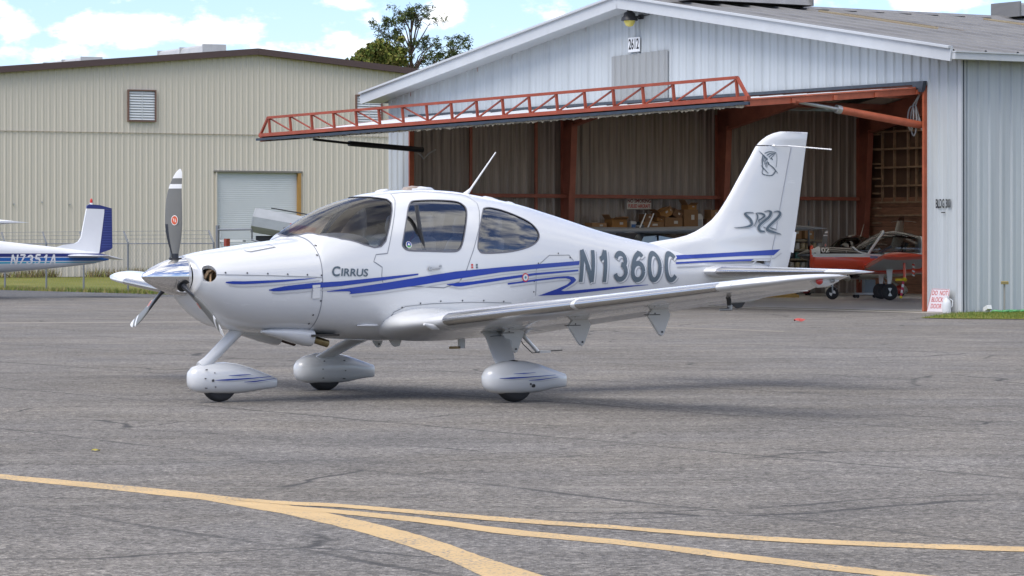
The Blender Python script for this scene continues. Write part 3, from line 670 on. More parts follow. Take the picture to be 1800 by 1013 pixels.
# ------------------------------------------------------------------ the white low-wing aeroplane
# aircraft coordinates: a = metres aft of the spinner tip, l = metres to its left, z = height over the wheels' ground
PL = lambda a, l, z: (a, -l, z)
TOP = pchip([.42,.493,.62,.888,1.195,1.45,1.53,1.60,1.695,1.885,2.076,2.269,2.463,2.724,2.987,3.32,3.657,3.93,4.137,4.484,4.836,5.12,5.45,5.9,6.5,7.0,7.45],
            [1.345,1.36,1.385,1.424,1.467,1.498,1.512,1.59,1.656,1.764,1.845,1.903,1.943,1.973,1.985,1.975,1.935,1.894,1.857,1.776,1.688,1.615,1.545,1.47,1.39,1.33,1.25])
BOT = pchip([.42,.5,.62,.75,1.1,1.57,2.04,2.55,3.3,4.0,4.5,5.2,6.0,6.6,7.1,7.45], [.96,.86,.755,.69,.635,.605,.562,.54,.54,.565,.605,.68,.775,.848,.868,.93])
WID = pchip([.42,.5,.62,.9,1.2,1.57,2,2.6,3.2,3.8,4.2,4.6,5.2,5.8,6.4,7,7.45], [.33,.40,.455,.515,.55,.585,.62,.645,.645,.605,.54,.47,.365,.275,.19,.11,.05])
MID = pchip([.42,.7,1.2,2,2.6,3.3,4.5,6,7.45], [1.155,1.13,1.1,1.11,1.14,1.15,1.16,1.13,1.08])
NUP = pchip([.42,.7,1.3,2,3.3,4.5,6,7.45], [2.1,2.35,2.5,2.45,2.4,2.2,2.1,2.0])
NLO = pchip([.42,.7,1.3,2,3.3,4.5,6,7.45], [2.0,2.2,2.5,2.7,2.7,2.3,2.1,2.0])
def sec(a, p):
    sp, cp = math.sin(p), math.cos(p); n = NUP(a) if cp >= 0 else NLO(a); zt, zb, zm, w = TOP(a), BOT(a), MID(a), WID(a)
    l = w * math.copysign(abs(sp) ** (2 / n), sp)
    return Vector(PL(a, l, zm + ((zt - zm) * abs(cp) ** (2 / n) if cp >= 0 else -(zm - zb) * abs(cp) ** (2 / n))))
def phi(a, l, z):
    zt, zb, zm, w = TOP(a), BOT(a), MID(a), WID(a)
    if z >= zm:
        n = NUP(a); c = min(1, (z - zm) / (zt - zm)) ** (n / 2)
        return math.atan2(min(1, abs(l) / w) ** (n / 2), c) if l is not None else math.acos(c)
    n = NLO(a); c = min(1, (zm - z) / (zm - zb)) ** (n / 2)
    return PI - (math.atan2(min(1, abs(l) / w) ** (n / 2), c) if l is not None else math.acos(c))
def nrm_at(a, p):
    e = .004; f = .03; a0, a1 = max(.42, a - e), min(7.45, a + e)
    n = (sec(a1, p) - sec(a0, p)).cross(sec(a, p + f) - sec(a, p - f))
    if n.length < 1e-9: return Vector((-1, 0, 0))
    n.normalize(); c = sec(a, p) - Vector((a, 0, MID(a)))
    return -n if n.dot(c) < 0 else n
KY = .55
def loopdom(pts, step=.03, close=True):
    """(a, l, z) outline on the left side to domain points (a, phi*KY)"""
    d = [(a, phi(a, l, z) * KY) for a, l, z in pts]
    if close: d = d + [d[0]]
    d = resample(d, step); return d[:-1] if close else d
def roundloop(pts, k=3): return smooth_line(list(pts) + [pts[0]], k)[:-1]
WS = [(1.548, 0.0, 1.525), (1.574, .192, 1.547), (1.64, .383, 1.541), (1.717, .459, 1.525), (1.808, .513, 1.504), (2.018, .577, 1.451), (2.12, .596, 1.425), (2.194, .60, 1.436), (2.25, .592, 1.484),
      (2.318, .548, 1.612), (2.416, .449, 1.774), (2.460, .375, 1.848), (2.452, .31, 1.880), (2.37, .228, 1.90), (2.312, .131, 1.906), (2.29, 0.0, 1.908)]
DW = [(2.666,.396,1.852),(2.729,.38,1.87),(2.99,.382,1.878),(3.184,.388,1.869),(3.25,.422,1.837),(3.256,.474,1.781),(3.174,.572,1.617),(3.101,.621,1.454),(3.048,.63,1.4),(2.961,.631,1.389),(2.688,.63,1.394),(2.49,.626,1.399),(2.43,.618,1.431),(2.433,.607,1.479),(2.517,.539,1.667),(2.606,.446,1.803)]
RW = [(3.485,.434,1.8),(3.573,.405,1.813),(3.713,.398,1.792),(3.872,.413,1.744),(4.025,.428,1.679),(4.10,.457,1.607),(4.105,.492,1.535),(4.022,.534,1.468),(3.855,.575,1.418),(3.63,.606,1.385),(3.36,.63,1.376),(3.294,.628,1.401),(3.287,.619,1.455),(3.336,.578,1.591),(3.417,.502,1.728)]
INL = [(.424,.272,1.182),(.428,.300,1.228),(.450,.325,1.255),(.482,.345,1.260),(.512,.378,1.240),(.526,.41,1.190),(.516,.41,1.140),(.486,.385,1.107),(.452,.352,1.100),(.429,.320,1.125)]
DOOR = [(2.56,.211,1.932),(2.52,.35,1.88),(2.445,.454,1.774),(2.34,.563,1.585),(2.252,.618,1.367),(2.129,.611,1.356),(2.099,.618,1.292),(2.188,.628,1.239),(2.18,.63,1.16),(2.192,.631,1.096),(2.26,.634,1.064),(2.875,.643,1.045),(3.05,.644,1.10),(3.136,.644,1.211),(3.226,.629,1.4),(3.337,.567,1.618),(3.41,.46,1.77),(3.442,.38,1.85),(3.38,.26,1.945),(3.0,.22,1.96)]
ws_l = [(a, phi(a, l, z) * KY) for a, l, z in WS]; ws_dom = resample(ws_l + [(a, -y) for a, y in reversed(ws_l[1:-1])] + [ws_l[0]], .03)[:-1]
dw_dom = loopdom(roundloop(DW)); rw_dom = loopdom(roundloop(RW)); in_dom = loopdom(roundloop(INL), .012); door_dom = loopdom(DOOR, .04)
mir = lambda d: [(a, -y) for a, y in d]
HOLES = [ws_dom, dw_dom, mir(dw_dom), rw_dom, mir(rw_dom), in_dom, mir(in_dom)]
DOORS = [door_dom, mir(door_dom)]
A_COWL = 1.556
def cdt_mesh(avals, nphi, loops, a0=None):
    pts = []; edges = []
    for lp in loops:
        k = len(pts); pts += [Vector(p) for p in lp]; edges += [(k + i, k + (i + 1) % len(lp)) for i in range(len(lp))]
    k = len(pts); seamp = []
    lpv = np.array([p[:] for p in pts]) if pts else np.zeros((0, 2))
    for i, a in enumerate(avals):
        for j in range(nphi + 1):
            y = (-PI + 2 * PI * j / nphi) * KY
            if len(lpv) and (((lpv[:, 0] - a) ** 2 + (lpv[:, 1] - y) ** 2).min() < .010 ** 2): continue
            pts.append(Vector((a, y)))
    vs, es, fs, *_ = delaunay_2d_cdt(pts, edges, [], 0, 1e-6)
    return [tuple(v) for v in vs], [tuple(f) for f in fs]
avals = sorted(set([.42, .43, .445, .465, .49, .52, .555, .6, .66, .73, .81, .9, 1.0, 1.1, 1.2, 1.3, 1.4, 1.47, 1.51, 1.53, 1.545, A_COWL, 1.575, 1.60, 1.63, 1.67] + [1.72 + .05 * i for i in range(57)] + [4.6 + .1 * i for i in range(28)] + [7.35, 7.45]))
dv, df = cdt_mesh(avals, 72, HOLES + DOORS)
def split_dom():
    out = {'fuselage': [], 'cowling': [], 'cabin_door': [], 'cabin_door2': []}
    for f in df:
        x = sum(dv[i][0] for i in f) / 3; y = sum(dv[i][1] for i in f) / 3
        if any(pip(x, y, h) for h in HOLES): continue
        if pip(x, y, DOORS[0]): out['cabin_door'].append(f)
        elif pip(x, y, DOORS[1]): out['cabin_door2'].append(f)
        elif x < A_COWL: out['cowling'].append(f)
        else: out['fuselage'].append(f)
    return out
def dom_object(name, faces, mats, parent, off=0.0, verts=None):
    verts = verts or dv; used = {}; vs = []; ns = []; fs = []
    def idx(i):
        a, y = verts[i]; p = y / KY
        if abs(abs(p) - PI) < 1e-4: p = PI
        key = (round(a, 5), round(p, 5))
        if key not in used:
            used[key] = len(vs); n = nrm_at(a, p); vs.append(sec(a, p) + n * off); ns.append(n)
        return used[key]
    for f in faces:
        q = [idx(i) for i in f]
        if len(set(q)) < 3: continue
        g = (vs[q[1]] - vs[q[0]]).cross(vs[q[2]] - vs[q[0]])
        if g.dot(ns[q[0]] + ns[q[1]] + ns[q[2]]) < 0: q.reverse()
        fs.append(q)
    me = bpy.data.meshes.new(name); me.from_pydata(vs, [], fs); me.materials.append(mats); me.shade_smooth(); me.update()
    me.normals_split_custom_set_from_vertices([n[:] for n in ns])
    return link(bpy.data.objects.new(name, me), parent)
doms = split_dom()
D_ROLL = 26.557 / 5800.0
TH_C = R(35.9085)
cirrus = thing('light_aeroplane', 'white low wing aeroplane with blue stripes, registration N1360C and grey propeller', 'aeroplane')
cirrus.matrix_world = Matrix.Translation((0, 0, CAM_H)) @ Matrix.Rotation(-D_ROLL, 4, 'X') @ Matrix.Translation((0, 0, -1.29457)) @ Matrix.Translation((-3.3504, 30.0034, 0)) @ Matrix.Rotation(TH_C, 4, 'Z')
fus = dom_object('fuselage', doms['fuselage'], WHITE, cirrus)
cowl = dom_object('cowling', doms['cowling'], WHITE, cirrus)
door1 = dom_object('cabin_door', doms['cabin_door'], WHITE, cirrus)
door2 = dom_object('cabin_door', doms['cabin_door2'], WHITE, cirrus)
# nose ring closing the cowl round the spinner
mb = MB(); vs = []; fs = []; nn = 48
for (k, a) in ((1.0, .42), (.97, .412), (.85, .408), (.62, .408), (.585, .43)):
    for j in range(nn):
        p = 2 * PI * j / nn; q = sec(.42, p); c = Vector((0, 0, 1.155)); d = Vector((0, q.y, q.z)) - c
        if k < .9: d = d.lerp(Vector((0, -math.sin(p), math.cos(p))) * .30, (1 - k) * 1.4)
        vs.append(Vector((a, 0, 0)) + c + d * k)
for i in range(4):
    for j in range(nn):
        j2 = (j + 1) % nn; fs.append((i * nn + j, i * nn + j2, (i + 1) * nn + j2, (i + 1) * nn + j))
mb.add(vs, fs); mb.build('nose_ring', WHITE, cowl, smooth=60)
INTM = M('cabin_trim_grey', (.52, .46, .37), .8, var=.1, vscale=4); LEATHER = M('grey_leather', (.42, .365, .30), .55); DASH = M('dash_charcoal', (.085, .088, .095), .7)
# cabin lining and window reveals
lin = [f for f in df if all(1.56 <= dv[i][0] <= 4.45 for i in f) and not any(pip(sum(dv[i][0] for i in f) / 3, sum(dv[i][1] for i in f) / 3, h) for h in HOLES)]
dom_object('cabin_lining', lin, INTM, cirrus, off=-.035)
def reveal(name, lp, mat, d0, d1, parent):
    n = len(lp); P0 = []; P1 = []
    for a, y in lp:
        p = y / KY; m = nrm_at(a, p); s = sec(a, p); P0.append(s + m * d0); P1.append(s + m * d1)
    return MB().add(P0 + P1, [(i, (i + 1) % n, n + (i + 1) % n, n + i) for i in range(n)]).build(name, mat, parent, smooth=40)
for lp in HOLES[:5]: reveal('window_reveal', lp, M('window_edge', (.10, .10, .11), .5), -.001, -.036, cirrus)
for lp in HOLES[5:]:
    o = reveal('inlet_lip', lp, WHITE, 0, -.05, cowl)
def grow(lp, d):
    n = len(lp); out = []; ar = sum(lp[i][0] * lp[(i + 1) % n][1] - lp[(i + 1) % n][0] * lp[i][1] for i in range(n)); s = 1 if ar > 0 else -1
    for i in range(n):
        a, b = lp[i - 1], lp[(i + 1) % n]; dx, dy = b[0] - a[0], b[1] - a[1]; L = math.hypot(dx, dy) or 1
        out.append((lp[i][0] + s * dy / L * d, lp[i][1] - s * dx / L * d))
    return out
def seal(name, lp, w0, w1, off, mat, parent):
    A, B = grow(lp, w0), grow(lp, w1); n = len(lp)
    pt = lambda q: sec(q[0], q[1] / KY) + nrm_at(q[0], q[1] / KY) * off
    return MB().add([pt(q) for q in A] + [pt(q) for q in B], [(i, (i + 1) % n, n + (i + 1) % n, n + i) for i in range(n)]).build(name, mat, parent, recalc=False)
SEALM = M('window_sealant', (.13, .13, .145), .5)
for lp in HOLES[:5]: seal('window_seal', lp, -.004, .007, .0022, SEALM, cirrus)
# panes
def pane(name, lp, mat, parent, step=.05):
    g = grow(lp, .016); xs = [p[0] for p in g]; ys = [p[1] for p in g]; pts = [Vector(p) for p in g]; e = [(i, (i + 1) % len(g)) for i in range(len(g))]
    x = min(xs)
    while x < max(xs):
        y = min(ys)
        while y < max(ys):
            if pip(x, y, lp): pts.append(Vector((x, y)))
            y += step * .7
        x += step
    v2, _, f2, *_ = delaunay_2d_cdt(pts, e, [], 0, 1e-6); v2 = [tuple(v) for v in v2]
    f2 = [tuple(f) for f in f2 if pip(sum(v2[i][0] for i in f) / 3, sum(v2[i][1] for i in f) / 3, g)]
    return dom_object(name, f2, mat, parent, off=-.006, verts=v2)
GWS = GLASS('windscreen_acrylic', (.94, .94, .93), 1.5, .9); GSD = GLASS('tinted_acrylic', (.60, .65, .72), 1.6, 3.0)
pane('windscreen', ws_dom, GWS, cirrus)
for lp, par in ((dw_dom, door1), (mir(dw_dom), door2), (rw_dom, cirrus), (mir(rw_dom), cirrus)): pane('side_window', lp, GSD, par)
# cabin furniture
mb = superloft([(1.60, .42, 1.45, 1.2, 1.35), (1.70, .48, 1.475, 1.1, 1.35), (1.92, .51, 1.49, 1.1, 1.35), (1.99, .50, 1.535, 1.1, 1.35), (2.06, .48, 1.565, 1.1, 1.35), (2.15, .48, 1.555, 1.12, 1.35), (2.19, .47, 1.40, 1.15, 1.3)], 24, 3.2, 3)
mb.build('instrument_panel', DASH, cirrus, smooth=50)
for l in (.27, -.27):
    for a0, kind in ((2.72, 0), (3.52, 1)):
        s = superloft([(a0 - .42, .22, 1.02, .82, .92), (a0 - .1, .235, 1.04, .8, .92), (a0 + .08, .22, 1.02, .8, .9)], 16, 3, 3, lambda a, q, z, l=l: (a, -(q + l), z))
        bk = MB()
        for zz, da in ((0, 0),): pass
        vs = []; secz = [(.92, .22, 0), (1.15, .235, .06), (1.38, .22, .11), (1.50, .18, .14), (1.53, .11, .145)]
        b2 = superloft([(z, w, .055 + d + a0 + .04, -.055 + d + a0 + .04, d + a0 + .04) for z, w, d in secz], 16, 2.6, 2.6, lambda z, q, a, l=l: (a, -(q + l), z))
        s.add(b2.v, b2.f); st = s.build('cabin_seat', LEATHER, cirrus, smooth=50)
        h = superloft([(1.55, .08, a0 + .23, a0 + .14, a0 + .185), (1.62, .12, a0 + .25, a0 + .14, a0 + .195), (1.72, .10, a0 + .255, a0 + .16, a0 + .205), (1.75, .04, a0 + .24, a0 + .18, a0 + .21)], 14, 2.5, 2.5, lambda z, q, a, l=l: (a, -(q + l), z))
        h.tube([(a0 + .19, -(l - .05), 1.48), (a0 + .195, -(l - .05), 1.6)], .008, 6).tube([(a0 + .19, -(l + .05), 1.48), (a0 + .195, -(l + .05), 1.6)], .008, 6)
        h.build('headrest', LEATHER, st, smooth=50)
MB().tube([PL(2.62, .56, 1.98 - .16), PL(2.63, .60, 1.6), PL(2.72, .60, 1.25)], .02, 6).build('seat_belt', BLACK, cirrus)
# engine seen through the inlets
for s in (1, -1):
    mb = MB(); c = Vector(PL(.68, s * .25, 1.175))
    for k in range(5): mb.lathe([(.10, 0), (.11, .004), (.11, .010), (.10, .014)], c + Vector((-.10 + k * .03, 0, 0)), 'x', 18)
    mb.build('cylinder_fins', M('engine_bronze', (.30, .20, .09), .4, .7, var=.4, vscale=30), cowl, smooth=40)
    MB().tube([PL(.48, s * .25, 1.12), PL(.51, s * .28, 1.20), PL(.55, s * .30, 1.225), PL(.62, s * .28, 1.19)], .016, 8).tube([PL(.52, s * .31, 1.10), PL(.54, s * .28, 1.17), PL(.62, s * .22, 1.22)], .010, 8).build('ignition_lead', M('tan_hose', (.55, .36, .20), .5), cowl, smooth=60)
    MB().add([PL(.66, s * .12, 1.0), PL(.66, s * .42, 1.0), PL(.66, s * .42, 1.24), PL(.66, s * .12, 1.30)], [(0, 1, 2, 3)]).build('engine_baffle', M('baffle_brown', (.10, .07, .04), .6, var=.3, vscale=20), cowl)
# ---- tail
LE = [(1.36, 5.35), (1.44, 5.62), (1.495, 5.93), (1.545, 6.288), (1.624, 6.512), (1.742, 6.701), (1.908, 6.852), (2.175, 7.043), (2.400, 7.205), (2.497, 7.273), (2.583, 7.389), (2.630, 7.50), (2.650, 7.60)]
fle = pchip([q[0] for q in LE], [q[1] for q in LE])
teZ = pchip([.88, .93, .985, 1.203, 2.65], [7.31, 7.44, 7.56, 7.685, 7.975])
hinge = lambda z: 7.405 + (z - 1.203) * (7.708 - 7.405) / (2.435 - 1.203)
def half_t(z): return (.115 * max(0, (1.75 - z) / .55) ** 1.5 + .075 - .02 * (z - 1.3)) if z < 1.75 else .066 - .024 * (z - 1.75)
def fin_sec(z, a0, a1, ref0, ref1, n=12):
    """half thickness follows one aerofoil over the whole fin; piece a0..a1"""
    out = []
    for i in range(n + 1):
        u = (1 - math.cos(PI * i / n)) / 2; a = a0 + (a1 - a0) * u; x = (a - ref0) / max(ref1 - ref0, .01); x = min(max(x, 0), 1)
        t = 2.9690 * math.sqrt(x) - 1.26 * x - 3.516 * x * x + 2.843 * x ** 3 - 1.036 * x ** 4
        out.append((a, max(t, 0) * half_t(z) * .99 + .002))
    return out
def fin_mesh(name, rows, parent, sm=50, cap=True):
    vs = []; fs = []; m = None
    for z, s in rows:
        lp = [(a, t) for a, t in s] + [(a, -t) for a, t in reversed(s)]; m = len(lp); vs += [PL(a, t, z) for a, t in lp]
    for i in range(len(rows) - 1):
        for j in range(m):
            j2 = (j + 1) % m; fs.append((i * m + j, i * m + j2, (i + 1) * m + j2, (i + 1) * m + j))
    fs.append(tuple(range(m))); fs.append(tuple((len(rows) - 1) * m + j for j in range(m)))
    return MB().add(vs, fs).build(name, WHITE, parent, smooth=sm)
zs = [1.30, 1.36, 1.40, 1.44, 1.47, 1.50, 1.53, 1.56, 1.60, 1.65, 1.72, 1.8, 1.9, 2.0, 2.1, 2.2, 2.3, 2.38, 2.44, 2.492]
fin = fin_mesh('fin', [(z, fin_sec(z, fle(z), hinge(z) - .006, fle(z), teZ(z))) for z in zs], cirrus)
zr = [.922, .935, .95, 1.0, 1.1, 1.2, 1.35, 1.5, 1.7, 1.9, 2.1, 2.3, 2.44, 2.492]
rud = fin_mesh('rudder', [(z, fin_sec(z, hinge(z) + .004 if z > .93 else hinge(z) + .004, max(teZ(z), hinge(z) + .02), fle(max(z, 1.36)), max(teZ(z), hinge(z) + .05))) for z in zr], cirrus)
zt = [2.503, 2.53, 2.56, 2.60, 2.63, 2.645, 2.65]
fin_mesh('rudder_horn', [(z, [(a, t * (1 if z < 2.6 else (1.0 if z < 2.63 else .6 if z < 2.648 else .25))) for a, t in fin_sec(min(z, 2.62), fle(z), teZ(z) - .002, fle(z), teZ(z))]) for z in zt], rud)
MB().box(PL(7.748, 0, 1.50), (.09, .012, .22), Euler((0, R(11), 0)).to_matrix()).build('trim_tab', WHITE, rud)
for s in (1, -1):
    st = [(.10, 6.40, .98, 1.19, .13, 0), (.6, 6.485, .85, 1.19, .12, 0), (1.3, 6.60, .68, 1.19, .11, 0), (1.82, 6.685, .53, 1.19, .10, 0), (1.92, 6.74, .44, 1.19, .09, 0), (1.97, 6.86, .27, 1.19, .06, 0)]
    tp = wing_mb(st, 0, .66, 12, 0, s).build('tailplane', WHITE, cirrus, smooth=50)
    wing_mb([(l, a, c, z, t, i) for l, a, c, z, t, i in st[:]], .672, 1, 8, 0, s).build('elevator', WHITE, tp, smooth=50)
    wing_mb([(l, a - .004, c * 1.004, z, t * 1.06, i) for l, a, c, z, t, i in [(.34, 6.441, .917, 1.19, .125, 0), (1.0, 6.553, .75, 1.19, .115, 0), (1.74, 6.672, .555, 1.19, .102, 0)]], 0, .10, 8, 0, s).build('deice_panel', TITAN, tp, smooth=60)
    superloft([(6.30, .01, 1.20, 1.18, 1.19), (6.40, .13, 1.25, 1.13, 1.19), (6.7, .16, 1.26, 1.12, 1.19), (7.2, .12, 1.24, 1.14, 1.19), (7.42, .03, 1.20, 1.18, 1.19)], 16, 2, 2, lambda a, l, z, s=s: (a, -(l + s * .04), z)).build('root_fairing', WHITE, tp, smooth=60)
# ---- wings
ZW = lambda l: .634 + .088 * l
AW = lambda l: 2.28 + (l - .6) * .070
CW = lambda l: 1.50 - (l - .6) * .139
for s in (1, -1):
    inc = lambda l: 3.1 - .1 * (l - .6)
    W = lambda l, t=.132: (l, AW(l), CW(l), ZW(l), t, inc(l))
    # inboard and outboard boxes up to the control surfaces, root cuff and raked tip
    st = [(.40, 2.24, 1.70, .700, .20, 3.0), (.60, 2.26, 1.62, .705, .175, 3.0), (.80, 2.285, 1.50, ZW(.8) + .004, .145, 3.1), W(1.1), W(1.6), W(2.2), W(2.9, .13), W(3.2, .13), W(3.8, .128), W(4.6, .125), W(5.2, .122)]
    w = wing_mb(st, 0, .735, 16, .022, s).build('wing', WHITE, cirrus, smooth=45)
    tip = [W(5.205, .122), (5.38, 2.635, .80, ZW(5.38), .12, 1), (5.55, 2.72, .69, ZW(5.55) + .004, .115, .8), (5.68, 2.83, .555, ZW(5.68) + .012, .11, .5), (5.77, 2.97, .40, ZW(5.77) + .018, .11, 0), (5.83, 3.12, .23, ZW(5.83) + .022, .11, 0), (5.85, 3.22, .10, ZW(5.85) + .024, .1, 0)]
    wing_mb(tip, 0, 1, 16, .022, s).build('wing_tip', WHITE, w, smooth=50)
    wing_mb([(.66, 2.265, 1.58, .703, .165, 3.0), (.82, 2.285, 1.50, ZW(.82), .145, 3.1), W(1.6), W(2.4), W(3.14, .13)], .742, 1, 10, .022, s, droop=4).build('flap', WHITE, w, smooth=45)
    wing_mb([W(3.17, .13), W(4.2, .126), W(5.19, .122)], .742, 1, 10, .022, s, droop=1.5).build('aileron', WHITE, w, smooth=45)
    for la, lb in ((1.40, 3.18), (3.24, 5.02)):
        k = [W(la + (lb - la) * i / 4, .134) for i in range(5)]
        dpn = wing_mb([(l, a - .004, c * 1.003, z, t * 1.03, i) for l, a, c, z, t, i in k], 0, .050, 10, .022, s).build('deice_panel', TITAN, w, smooth=70)
    MB().tube([PL(2.20, s * 1.30, ZW(1.3) - .03), PL(2.30, s * 1.28, ZW(1.28) - .055), PL(2.40, s * 1.25, ZW(1.25) - .075)], [.012, .03, .008], 10).build('wing_scoop', WHITE, w, smooth=60)
    for l, zt_, a0 in ((1.16, .675, 3.13), (2.30, .765, 3.05), (3.40, .875, 3.10)):
        pl = [(a0 + q * .80 + .03, zt_ + w_) for q, w_ in ((.02, -.06), (.10, .015), (.19, .035), (.29, .0), (.335, -.05), (.245, -.215), (.215, -.24), (.18, -.225))]
        hb = MB().prism(pl, -s * l - .016, -s * l + .016, 'y').build('hinge_bracket', WHITE, w)
        MB().tube([PL(a0 + .20, s * (l - .02), zt_ - .205), PL(a0 + .20, s * (l + .0225), zt_ - .205)], .010, 8).tube([PL(a0 + .12, s * (l - .02), zt_ - .04), PL(a0 + .12, s * (l + .0225), zt_ - .04)], .006, 8).box(PL(a0 + .10, s * l, zt_ - .052), (.16, .0345, .007)).build('bolt', M('dark_bolt', (.06, .06, .065), .5), hb)
    red = M('red_lens' if s > 0 else 'green_lens', (.45, .008, .008) if s > 0 else (.01, .3, .05), .12, coat=1)
    MB().lathe([(.031 * math.sin(t) + .0003, -.031 * math.cos(t)) for t in [PI * q / 12 for q in range(13)]], PL(3.095, s * 5.752, ZW(5.7) - .004), 'x', 18).build('position_light', red, w, smooth=60)
    superloft([(3.03, .008, ZW(5.7) + .01, ZW(5.7) - .02, ZW(5.7) - .005), (3.10, .045, ZW(5.7) + .035, ZW(5.7) - .06, ZW(5.7) - .012), (3.2, .05, ZW(5.7) + .035, ZW(5.7) - .055, ZW(5.7) - .01), (3.33, .01, ZW(5.7) + .02, ZW(5.7) - .01, ZW(5.7))], 14, 2, 2, lambda a, l, z, s=s: (a + .035, -(l + s * 5.68), z)).build('light_fairing', WHITE, w, smooth=60)
    MB().lathe([(.001, -.02), (.018, -.012), (.02, .02), (.01, .03)], PL(3.25, s * 5.725, ZW(5.7) + .0), 'x', 12).build('strobe_lens', GLASS('clear_lens', (.8, .82, .85), 1.5, 2.0), w, smooth=60)
    # main wheel: leg, flared root, pant, tyre
    def legsec(a0, a1, l, z, th, n=10):
        out = []
        for i in range(2 * n):
            t = 2 * PI * i / (2 * n); out.append(PL((a0 + a1) / 2 + (a1 - a0) / 2 * math.cos(t), s * (l + th * math.sin(t) * .9), z + th * math.sin(t) * .5))
        return out
    rows = [legsec(2.97, 3.64, .86, .725, .075), legsec(3.02, 3.54, .93, .675, .06), legsec(3.055, 3.42, 1.02, .622, .05), legsec(3.04, 3.33, 1.10, .575, .042), legsec(2.93, 3.19, 1.32, .465, .036), legsec(2.84, 3.07, 1.53, .352, .034), legsec(2.83, 3.05, 1.58, .32, .034)]
    m = len(rows[0]); mb = MB().add([p for r in rows for p in r], [(i * m + j, i * m + (j + 1) % m, (i + 1) * m + (j + 1) % m, (i + 1) * m + j) for i in range(len(rows) - 1) for j in range(m)] + [tuple(range(m)), tuple((len(rows) - 1) * m + j for j in range(m))])
    leg = mb.build('main_leg', WHITE, cirrus, smooth=60)
    MB().add(legsec(3.045, 3.345, 1.092, .579, .0455) + legsec(3.04, 3.338, 1.104, .572, .045), [(j, (j + 1) % m, m + (j + 1) % m, m + j) for j in range(m)]).build('fairing_joint', SEAM, leg)
    L0 = s * 1.62
    pant = superloft([(2.642, .02, .235, .185, .21), (2.655, .055, .275, .145, .21), (2.69, .09, .315, .105, .21), (2.77, .125, .352, .082, .215), (2.88, .143, .376, .073, .22), (3.0, .148, .382, .070, .225), (3.12, .142, .372, .072, .225), (3.25, .122, .346, .082, .22), (3.38, .092, .306, .105, .21), (3.50, .056, .268, .118, .195), (3.572, .030, .247, .124, .19), (3.582, .020, .240, .130, .19)], 30, 2.25, 2.5, lambda a, l, z, L0=L0: (a, -(l + L0), z)).build('wheel_pant', WHITE, leg, smooth=55)
    MB().lathe([(.08, -.075), (.155, -.075), (.18, -.06), (.192, -.03), (.194, 0), (.192, .03), (.18, .06), (.155, .075), (.08, .075)], PL(2.986, L0, .191), 'y', 32).build('tyre', RUBBER, leg, smooth=50)
    if s > 0:
        MAINPANT = pant
    d = MB()
    for (a, z, r) in ((3.11, .148, .016), (3.075, .165, .009)): d.tube([PL(a, L0 + s * .120, z), PL(a, L0 + s * .1445, z)], r, 12)
    d.build('valve_hole', M('dark_hole', (.02, .02, .02), .7), leg)
    d = MB()
    for (a, z) in ((2.90, .30), (2.88, .22), (2.89, .13), (3.14, .30), (3.15, .20), (3.14, .12)): d.tube([PL(a, L0 - s * .110, z), PL(a, L0 - s * .1475, z)], .005, 8)
    d.build('pant_screw', MATS['dark_bolt'], leg)
# pitot tube under the left wing
MB().tube([PL(3.06, 4.60, 1.01), PL(3.085, 4.60, .97), PL(3.09, 4.60, .895)], [.022, .021, .02], 10).build('pitot_mast', BLACK, cirrus, smooth=60)
MB().tube([PL(3.09, 4.60, .92), PL(3.095, 4.60, .885)], .0225, 10).tube([PL(3.11, 4.60, .885), PL(2.985, 4.60, .882)], [.014, .010], 10).build('pitot_tube', STEEL, cirrus, smooth=60)
# nose wheel
noseleg = MB().tube([PL(1.03, 0, .68), PL(.98, 0, .635), PL(.68, 0, .375), PL(.60, 0, .32)], [.062, .056, .052, .055], 18).build('nose_leg', WHITE, cirrus, smooth=60)
superloft([(.468, .02, .255, .185, .22), (.482, .055, .290, .135, .215), (.52, .088, .325, .10, .21), (.60, .112, .345, .085, .215), (.72, .130, .360, .072, .22), (.86, .137, .363, .068, .222), (.98, .130, .348, .070, .22), (1.10, .110, .316, .078, .21), (1.22, .083, .276, .095, .19), (1.33, .052, .238, .106, .172), (1.405, .028, .212, .116, .165), (1.418, .018, .204, .122, .165)], 30, 2.2, 2.5).build('wheel_pant', WHITE, noseleg, smooth=55)
MB().lathe([(.08, -.06), (.15, -.06), (.17, -.048), (.18, -.025), (.182, 0), (.18, .025), (.17, .048), (.15, .06), (.08, .06)], PL(.80, 0, .179), 'y', 32).build('tyre', RUBBER, noseleg, smooth=50)
d = MB().tube([PL(.66, .118, .20), PL(.66, .1285, .20)], .012, 12)
for (a, z) in ((.60, .30), (.585, .22), (.595, .13), (.68, .27), (.69, .14)): d.tube([PL(a, .095, z), PL(a, .1255, z)], .005, 8)
d.build('pant_screw', MATS['dark_bolt'], noseleg)
# exhausts and their cheeks under the cowl
for s in (1, -1):
    superloft([(1.08, .02, .66, .635, .65), (1.17, .065, .67, .61, .645), (1.30, .10, .675, .572, .64), (1.43, .115, .675, .532, .63), (1.54, .115, .67, .508, .62), (1.60, .11, .665, .502, .615)], 22, 2.2, 2.2, lambda a, l, z, s=s: (a, -(l + s * .285), z)).build('exhaust_cheek', WHITE, cowl, smooth=50)
    MB().tube([PL(1.54, s * .285, .60), PL(1.66, s * .285, .565), PL(1.80, s * .285, .525)], [.036, .036, .036], 14).build('exhaust_pipe', M('brass_heat_steel', (.30, .235, .12), .4, .8, var=.35, vscale=18) if s > 0 else M('sooty_brown_steel', (.075, .040, .026), .55, .4, var=.4, vscale=14), cowl, smooth=60)
MB().box(PL(1.70, .25, .606), (.30, .34, .02)).build('cowl_outlet', M('dark_outlet', (.04, .035, .03), .7), cowl)
